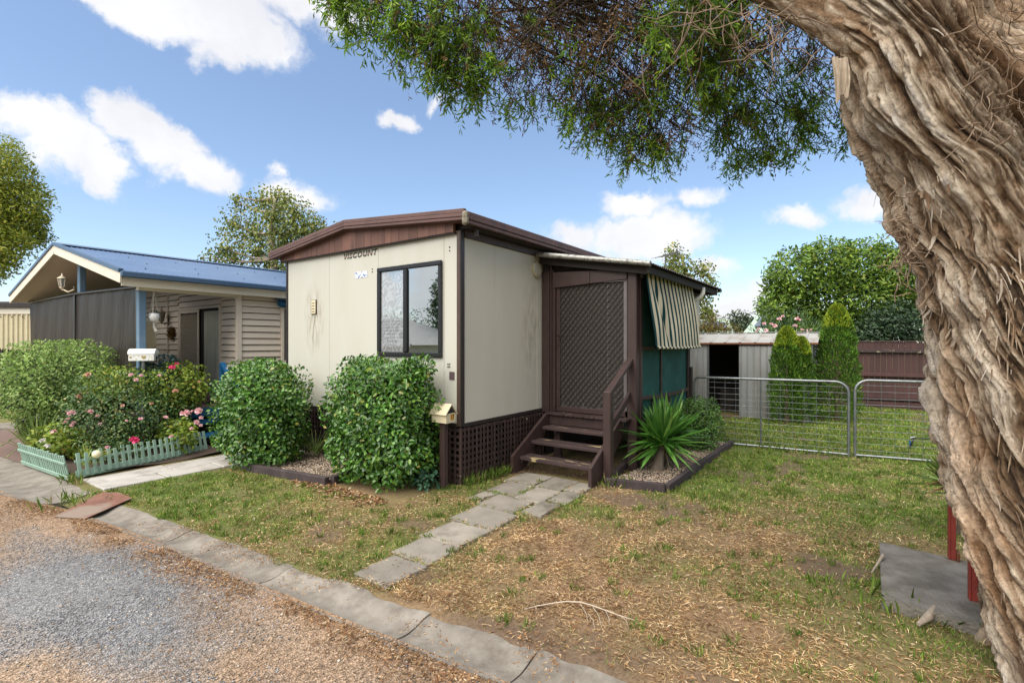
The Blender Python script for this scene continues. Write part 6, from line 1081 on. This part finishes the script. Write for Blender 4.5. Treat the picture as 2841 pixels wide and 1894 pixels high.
# dead hanging twigs round the fork and at the right
k = MB()
for (px, py, d, sx, sy, n, dr) in ((2040,30,2.6,100,50,34,.30),(2130,50,2.4,60,50,26,.24),(2790,60,2.35,60,70,120,.22),(2800,220,2.3,50,70,120,.15),(2790,330,2.3,60,30,80,.1),(1780,60,3.0,120,60,16,.35),(2500,560,2.2,12,40,26,.06),(2505,690,2.2,14,60,40,.08)):
    for _ in range(n):
        p = at(px+rng.normal(0,sx), py+rng.normal(0,sy), d+rng.normal(0,.12)); v = unit(np.array((RT[0],RT[1],0))*rng.normal(0,.8)+np.array((0,0,-.6))+.5*rdir(1)[0]); q = [p]
        for s in range(4): v = unit(v+.5*rdir(1)[0]); q.append(q[-1]+v*dr*rng.uniform(.15,.4))
        k.tube(q, [.0035,.003,.0025,.002,.0012], 3, False)
k.build('dead_twigs', mat('dead twig', (.22,.155,.105), (.13,.09,.06), 25, .95), PT, kind='stuff')
# weeping sprigs: twig plus narrow leaves
m_pgreen = leafmat('paperbark green', [(0,(.055,.125,.012)),(.45,(.125,.25,.022)),(.8,(.23,.39,.035)),(1,(.38,.50,.05))], .45, .5); m_pbrown = leafmat('dead paperbark leaves', [(0,(.11,.066,.036)),(.5,(.20,.125,.066)),(1,(.30,.20,.11))], .9, .2, .1)
SP = {'g': [], 'b': []}; TW = []
def clump(px, py, d, r, n, kind, mix=.12, sq=1.):
    c = at(px, py, d); ns_ = max(2, n//7); cc_ = c+rdir(ns_)*(rng.random(ns_)**.42)[:,None]*np.array((r,r,r*sq))*1.05
    for p in cc_[rng.integers(0, ns_, n)]+rng.normal(0, .038, (n,3)): SP['b' if (rng.random() < mix) == (kind == 'g') else 'g'].append(p)
G = [(905,-25,3.0,.24,60),(960,10,3.0,.20,50),(1040,20,3.0,.28,90),(1130,60,3.0,.30,110),(1220,60,3.05,.34,130),(1150,140,3.0,.17,45),(1240,150,3.1,.26,80),(1310,190,3.1,.24,70),(1270,255,3.15,.13,28),(1330,255,3.2,.14,28),(1420,285,3.3,.09,12),(1480,290,3.3,.10,14),
     (1590,290,3.4,.16,26),(1640,320,3.4,.20,45),(1700,370,3.5,.22,60),(1770,400,3.5,.22,55),(1760,450,3.5,.10,16),(1820,430,3.5,.14,26),(1880,60,3.0,.34,130),(1930,120,3.0,.32,120),(1880,190,3.1,.26,80),(1960,210,3.2,.26,70),(2060,270,3.5,.26,60),(2080,330,3.6,.24,45),(2000,390,3.6,.24,45),(2010,440,3.6,.15,22),(2045,465,3.7,.11,16),(2090,440,3.7,.13,20),(2120,400,3.7,.18,28),(2190,330,3.7,.28,55),(2210,365,3.7,.18,32),(2280,340,3.7,.24,45),(2330,370,3.7,.16,26),(2270,390,3.7,.10,10),(2160,260,3.6,.25,45)]
for px, py, d, r, n in G[1:]: clump(px, py-30, d, r*.95, int(n*1.0), 'g', .15)
for px, py, d, r, n in [(1400,60,3.3,.40,150),(1500,100,3.4,.42,170),(1600,130,3.4,.40,150),(1680,60,3.4,.42,160),(1760,150,3.4,.38,140),(1480,200,3.4,.26,55),(1590,210,3.5,.30,75),(1700,230,3.5,.34,100),(1690,300,3.5,.24,60),(1800,300,3.5,.28,75),(1860,330,3.5,.22,45),(2000,60,3.2,.40,140),(2080,140,3.4,.36,100),(2040,210,3.4,.28,60),(1860,400,3.5,.16,24),(2200,120,3.6,.34,80),(2260,230,3.7,.3,50)]: clump(px, py-30, d, r, int(n*1.25), 'b', .12)
for _ in range(34): clump(rng.uniform(950,2700), rng.uniform(-460,-110), rng.uniform(2.6,4.0), .42, 34, 'g' if rng.random() < .6 else 'b')      # the crown goes on above
TWV = MB()
for kd, m in (('g', m_pgreen), ('b', m_pbrown)):
    P_ = np.array(SP[kd]); n = len(P_); ns = 15 if kd == 'g' else 17; ln_ = rng.uniform(.09,.20,n)*(1 if kd == 'g' else 1.25); d = unit(np.array((0,0,-.75))+.8*rdir(n)); PP = []; AA = []
    q = P_.copy(); dd = d.copy(); nodes_ = [q.copy()]
    for s in range(ns): q = q+dd*(ln_/ns)[:,None]; dd = unit(dd+np.array((0,0,-.05))+.16*rdir(n)); PP.append(q.copy()); AA.append(unit(dd*.75+.75*rdir(n)))
    PP = np.concatenate(PP); AA = np.concatenate(AA); keep = rng.random(len(PP)) < (.95 if kd == 'g' else .7); PP = PP[keep]; AA = AA[keep]
    tag(leaves('crown' if kd == 'g' else 'dead_crown', PP, AA, rdir(len(PP)), (.050 if kd == 'g' else .030)*rng.uniform(.6,1.3,len(PP)), .0105 if kd == 'g' else .0085, m, PT), kind='stuff')
    idx = rng.permutation(n)[:1500]
    for a in idx:
        p = P_[a]; e = p+d[a]*ln_[a]*.9; TWV.tube([p-d[a]*.08+np.array((0,0,.05))*rng.random(), p, e], [.0035,.0025,.001], 3, False)
# branchlets that carry the sprigs back to the limbs
for (px, py, d, r, n) in G[::1]:
    c = at(px, py, d); 
    for _ in range(3):
        a = cam_pt(rng.uniform(-.4,1.6), rng.uniform(2.9,3.6), rng.uniform(3.75,4.2)); 
        if abs(np.linalg.norm(a-c)) < 2.2:
            mid = (a+c)/2+np.array((0,0,.15))+.08*rdir(1)[0]; TWV.tube([a, a*.6+mid*.4, mid, c*.6+mid*.4, c+.1*rdir(1)[0]], [.009,.007,.005,.003,.0015], 4, False)
TWV.build('twigs', mat('dark twig', (.06,.042,.03), (.035,.026,.02), 25, .9), PT, kind='stuff')

# ------------------------------------------------------------------ grass, straw, gravel, litter
HOUSEX = [(-.03,-.03,12,6)]
def free(x, y):
    ok = x > kerb_in(y)-.10+.20*fbm(x*4, y*4, 88, 3)
    ok &= ~((x > -.05) & (y > -.04)); ok &= ~((x > 1.45) & (y > -1.36) & (x < 4.9)); ok &= ~inpoly(x, y, [tuple(p) for p in BED1]); ok &= ~inpoly(x, y, [tuple(p) for p in BED2]); ok &= ~((x > -.84) & (y > .1) & (y < 3.3) & (x < .1)); ok &= ~((y > 2.98) & (x > -2.45)); ok &= ~((x > 7.35) & (x < 8.95) & (y > -2.86))
    ok &= ~((x > -.38) & (x < .73) & (y < -3.8) & (y > -5.1)); ok &= ~((x > .72) & (y > -1.3) & (x < 1.9))
    return ok
PV = [WLOC[o] for o in gp.children]; PD = [np.array(o.dimensions) for o in gp.children]
def offpaver(x, y):
    ok = np.ones(len(x), bool); jj = fbm(x*9, y*9, 17, 2)
    for a in [(.47,.90,-.68,-.27),(.45,.90,-1.02,-.70),(.50,.88,-1.25,-1.04),(.02,.45,-.72,-.36),(-.02,.43,-1.06,-.74),(.1,.48,-1.3,-1.08),(-.42,-.03,-1.00,-.56),(-.30,-.02,-.54,-.36),(-.36,.06,-1.28,-1.04),(-.87,-.43,-1.10,-.62),(-1.29,-.88,-1.13,-.68),(-1.66,-1.30,-1.15,-.76),(-2.04,-1.68,-1.18,-.84)]:
        ok &= ~((x > a[0]+.05-.07*jj) & (x < a[1]-.05+.07*jj) & (y > a[2]+.05-.07*jj) & (y < a[3]-.05+.07*jj))
    return ok
def lawnpts(n, x0=-2.6, x1=11, y0=-7, y1=3.0, near=1.0):
    x = rng.uniform(x0, x1, n); y = rng.uniform(y0, y1, n); d = np.hypot(x-CAM[0], y-CAM[1]); k = (rng.random(n) < np.minimum(1, (3.2/d)**near)) & free(x, y) & offpaver(x, y); return x[k], y[k], d[k]
x, y, d = lawnpts(1500000, near=1.15); g = green(x, y); bb = bare(x, y); tuft = fbm(x*7, y*7, 44, 2); k = rng.random(len(x)) < np.clip(g*1.5-.22, .04, 1)*(1-.85*bb)*np.clip((tuft-.25)*3.0, .1, 1); x, y, d = x[k], y[k], d[k]; n = len(x)
print('grass', n); z = zlawn(x, y); up = unit(np.c_[rng.normal(0,.55,n), rng.normal(0,.55,n), np.ones(n)]); TRI = (np.array([(0,-.5,0),(0,.5,0),(1,0,-.2)]), np.array([(0,1,2)]))
m_grass = leafmat('grass blade', [(0,(.07,.13,.018)),(.4,(.125,.21,.03)),(.75,(.22,.31,.055)),(.9,(.36,.34,.11)),(1,(.50,.40,.19))], .6, .3, .2)
h = rng.uniform(.015,.042,n)*(1+.5*(fbm(x*3, y*3, 66, 2)-.4))*np.where(x > 4.1, 1.5, 1); tag(leaves('grass', np.c_[x,y,z-.002], up, rdir(n), h, np.maximum(.0036, d*.0014), m_grass, None, TRI), 'short patchy green grass of the lawn', 'grass', None, 'stuff')
x, y, d = lawnpts(800000, x1=8, near=1.3); g = green(x, y); bb = bare(x, y); k = rng.random(len(x)) < np.clip(1.05-g*1.12, .05, 1)*(1-.8*bb)*np.clip((fbm(x*2.6, y*2.6, 101, 3)-.28)*3.2, .38, 1); x, y, d = x[k], y[k], d[k]; n = len(x); print('straw', n)
ax = unit(np.c_[rng.normal(0,1,n), rng.normal(0,1,n), rng.normal(.12,.16,n)]); m_straw = leafmat('dry straw', [(0,(.21,.105,.045)),(.4,(.42,.265,.13)),(.8,(.62,.45,.25)),(1,(.78,.63,.40))], .8, .15, .15)
tag(leaves('straw', np.c_[x,y,zlawn(x,y)+rng.uniform(.001,.012,n)], ax, unit(np.c_[rng.normal(0,.3,n),rng.normal(0,.3,n),np.ones(n)]), rng.uniform(.015,.055,n), np.maximum(.0029, d*.0012), m_straw, None, DIAMOND), 'dry tan straw and dead grass over the lawn', 'straw', None, 'stuff')
# taller weeds: along the lattice, gate foot, kerb, path edges
q = np.concatenate([np.c_[rng.uniform(.0,.75,160), rng.uniform(-.16,-.03,160)], np.c_[rng.uniform(.3,.75,60), rng.uniform(-.2,-.08,60)], np.c_[rng.normal(4.1,.08,150), rng.uniform(-3.5,-1.6,150)], np.c_[rng.normal(1.0,.1,70), rng.normal(-1.42,.07,70)], np.c_[rng.normal(-.45,.12,70), rng.normal(-3.9,.35,70)], np.c_[rng.normal(-2.75,.12,60), rng.normal(2.75,.12,60)], np.c_[rng.normal(-2.50,.04,60), rng.normal(3.72,.1,60)]]); on_slab = (q[:,0] > -.40) & (q[:,0] < .75) & (q[:,1] < -3.78); q = q[~on_slab]; n = len(q)
tag(leaves('weeds', np.c_[q, np.full(n,-.005)], unit(np.c_[rng.normal(0,.45,n), rng.normal(0,.45,n), np.ones(n)]), rdir(n), rng.uniform(.06,.17,n), .007, m_grass, None, DIAMOND), 'taller green weeds along edges and fences', 'weeds', None, 'stuff')
# crumbs of soil and chaff over the worn ground
x, y, d = lawnpts(120000, x1=6, near=1.4); k = rng.random(len(x)) < np.clip(1.0-green(x, y), .1, 1); x, y, d = x[k], y[k], d[k]; print('crumbs', len(x))
tag(stones('soil_crumbs', np.c_[x, y, zlawn(x, y)+.001], rng.uniform(.002,.0055,len(x))*np.maximum(1, d*.2), leafmat('soil crumbs', [(0,(.07,.045,.03)),(.5,(.15,.095,.06)),(.85,(.28,.18,.10)),(1,(.42,.30,.18))], .95, 0, .1), None, .5), 'brown soil crumbs and chaff over the worn lawn', 'soil', None, 'stuff')
# coarser tufts
tx, ty, td = lawnpts(5200, x1=8, near=.9); k = rng.random(len(tx)) < np.clip(green(tx, ty)*1.3-.1, .05, 1); tx, ty = tx[k], ty[k]; m_ = 22; n = len(tx)*m_; bx_ = np.repeat(tx, m_)+rng.normal(0,.022,n); by_ = np.repeat(ty, m_)+rng.normal(0,.022,n); td = np.hypot(bx_-CAM[0], by_-CAM[1])
tag(leaves('grass', np.c_[bx_, by_, zlawn(bx_, by_)-.002], unit(np.c_[rng.normal(0,.6,n), rng.normal(0,.6,n), np.ones(n)]), rdir(n), rng.uniform(.025,.07,n), np.maximum(.0040, td*.0014), m_grass, None, DIAMOND), 'darker coarse grass tufts dotted over the lawn', 'grass', None, 'stuff')
# fallen leaves and orange mulch
def litter(poly_pts, s, lab, m, n=None): tag(leaves('leaf_litter', poly_pts, unit(np.c_[rng.normal(0,1,len(poly_pts)), rng.normal(0,1,len(poly_pts)), rng.normal(.1,.2,len(poly_pts))]), unit(np.c_[rng.normal(0,.35,len(poly_pts)),rng.normal(0,.35,len(poly_pts)),np.ones(len(poly_pts))]), s*rng.uniform(.6,1.3,len(poly_pts)), s*.45, m, None, OVAL), lab, 'leaf litter', None, 'stuff')
m_lit = leafmat('fallen leaves', [(0,(.13,.06,.03)),(.5,(.27,.15,.07)),(.85,(.40,.27,.15)),(1,(.45,.38,.28))], .85, .15, .15)
yy = rng.uniform(.2,1.7,900); xx = -.86-np.abs(rng.normal(0,.10,900)); litter(np.c_[xx, yy, np.full(900,.012)], .045, 'dry brown leaves fallen at the foot of the window hedge', m_lit)
yy = rng.uniform(-3.4,3.4,7000); xx = kerb_out(yy)-np.abs(rng.normal(0,.13,7000)); k = fbm(xx*3, yy*3, 12, 3) > .42; litter(np.c_[xx, yy, np.full(7000,-.008)][k], .020, 'orange-brown leaf scraps along the road side of the kerb', m_lit)
yy = rng.uniform(-3.5,3.5,2500); xx = kerb_out(yy)-rng.gamma(1.6,.5,2500); k = (fbm(xx*2, yy*2, 14, 3) > .46) & (xx > -5.5); litter(np.c_[xx, yy, np.full(2500,-.008)][k], .016, 'small brown leaf scraps strewn over the gravel road', m_lit)
yy = rng.uniform(-3.4,1.5,5000); xx = kerb_in(yy)+rng.normal(.0,.16,5000); k = fbm(xx*3+5, yy*3, 13, 3) > .5; litter(np.c_[xx, yy, np.full(5000,.014)][k], .018, 'orange-brown leaf scraps along the lawn side of the kerb', m_lit)
x, y, d = lawnpts(9000, x1=5, near=1.2); litter(np.c_[x,y,np.full(len(x),.014)], .028, 'scattered dry leaves lying over the lawn', m_lit)
# loose road stones
n = 260000; x = rng.uniform(-6.5,-2.3,n); y = rng.uniform(-4.5,9,n); d = np.hypot(x-CAM[0], y-CAM[1]); gq = greyness(x, y); fw = (x-CAM[0])*FW[0]+(y-CAM[1])*FW[1]; k = (x < kerb_out(y)-.01) & (fw > 1.6) & (rng.random(n) < np.minimum(1, (2.6/d)**1.3)); x, y, d, gq = x[k], y[k], d[k], gq[k]
m_sg = leafmat('blue-grey chips', [(0,(.13,.135,.15)),(.5,(.22,.225,.24)),(.9,(.34,.34,.35)),(1,(.42,.38,.32))], .85, 0, .2); m_sb = leafmat('sandy chips', [(0,(.20,.145,.10)),(.5,(.33,.25,.18)),(.85,(.42,.34,.26)),(1,(.50,.45,.39))], .9, 0, .2)
kg = rng.random(len(x)) < gq*.95
for sel, nm, m, lab, sz in ((kg, 'gravel', m_sg, 'loose blue-grey gravel chips on the left of the road', (.004,.0105)), (~kg & (rng.random(len(x)) < .55), 'gravel', m_sb, 'loose sandy brown grit over the road', (.0025,.0065)), (rng.random(len(x)) < .012, 'gravel', m_sb, 'larger pale stones scattered on the road', (.008,.015))):
    P_ = np.c_[x[sel], y[sel], np.full(sel.sum(), -.016)]; print(nm, len(P_)); tag(stones(nm, P_, rng.uniform(*sz, len(P_))*np.maximum(1, d[sel]*.22), m, None, .5), lab, 'gravel', None, 'stuff')
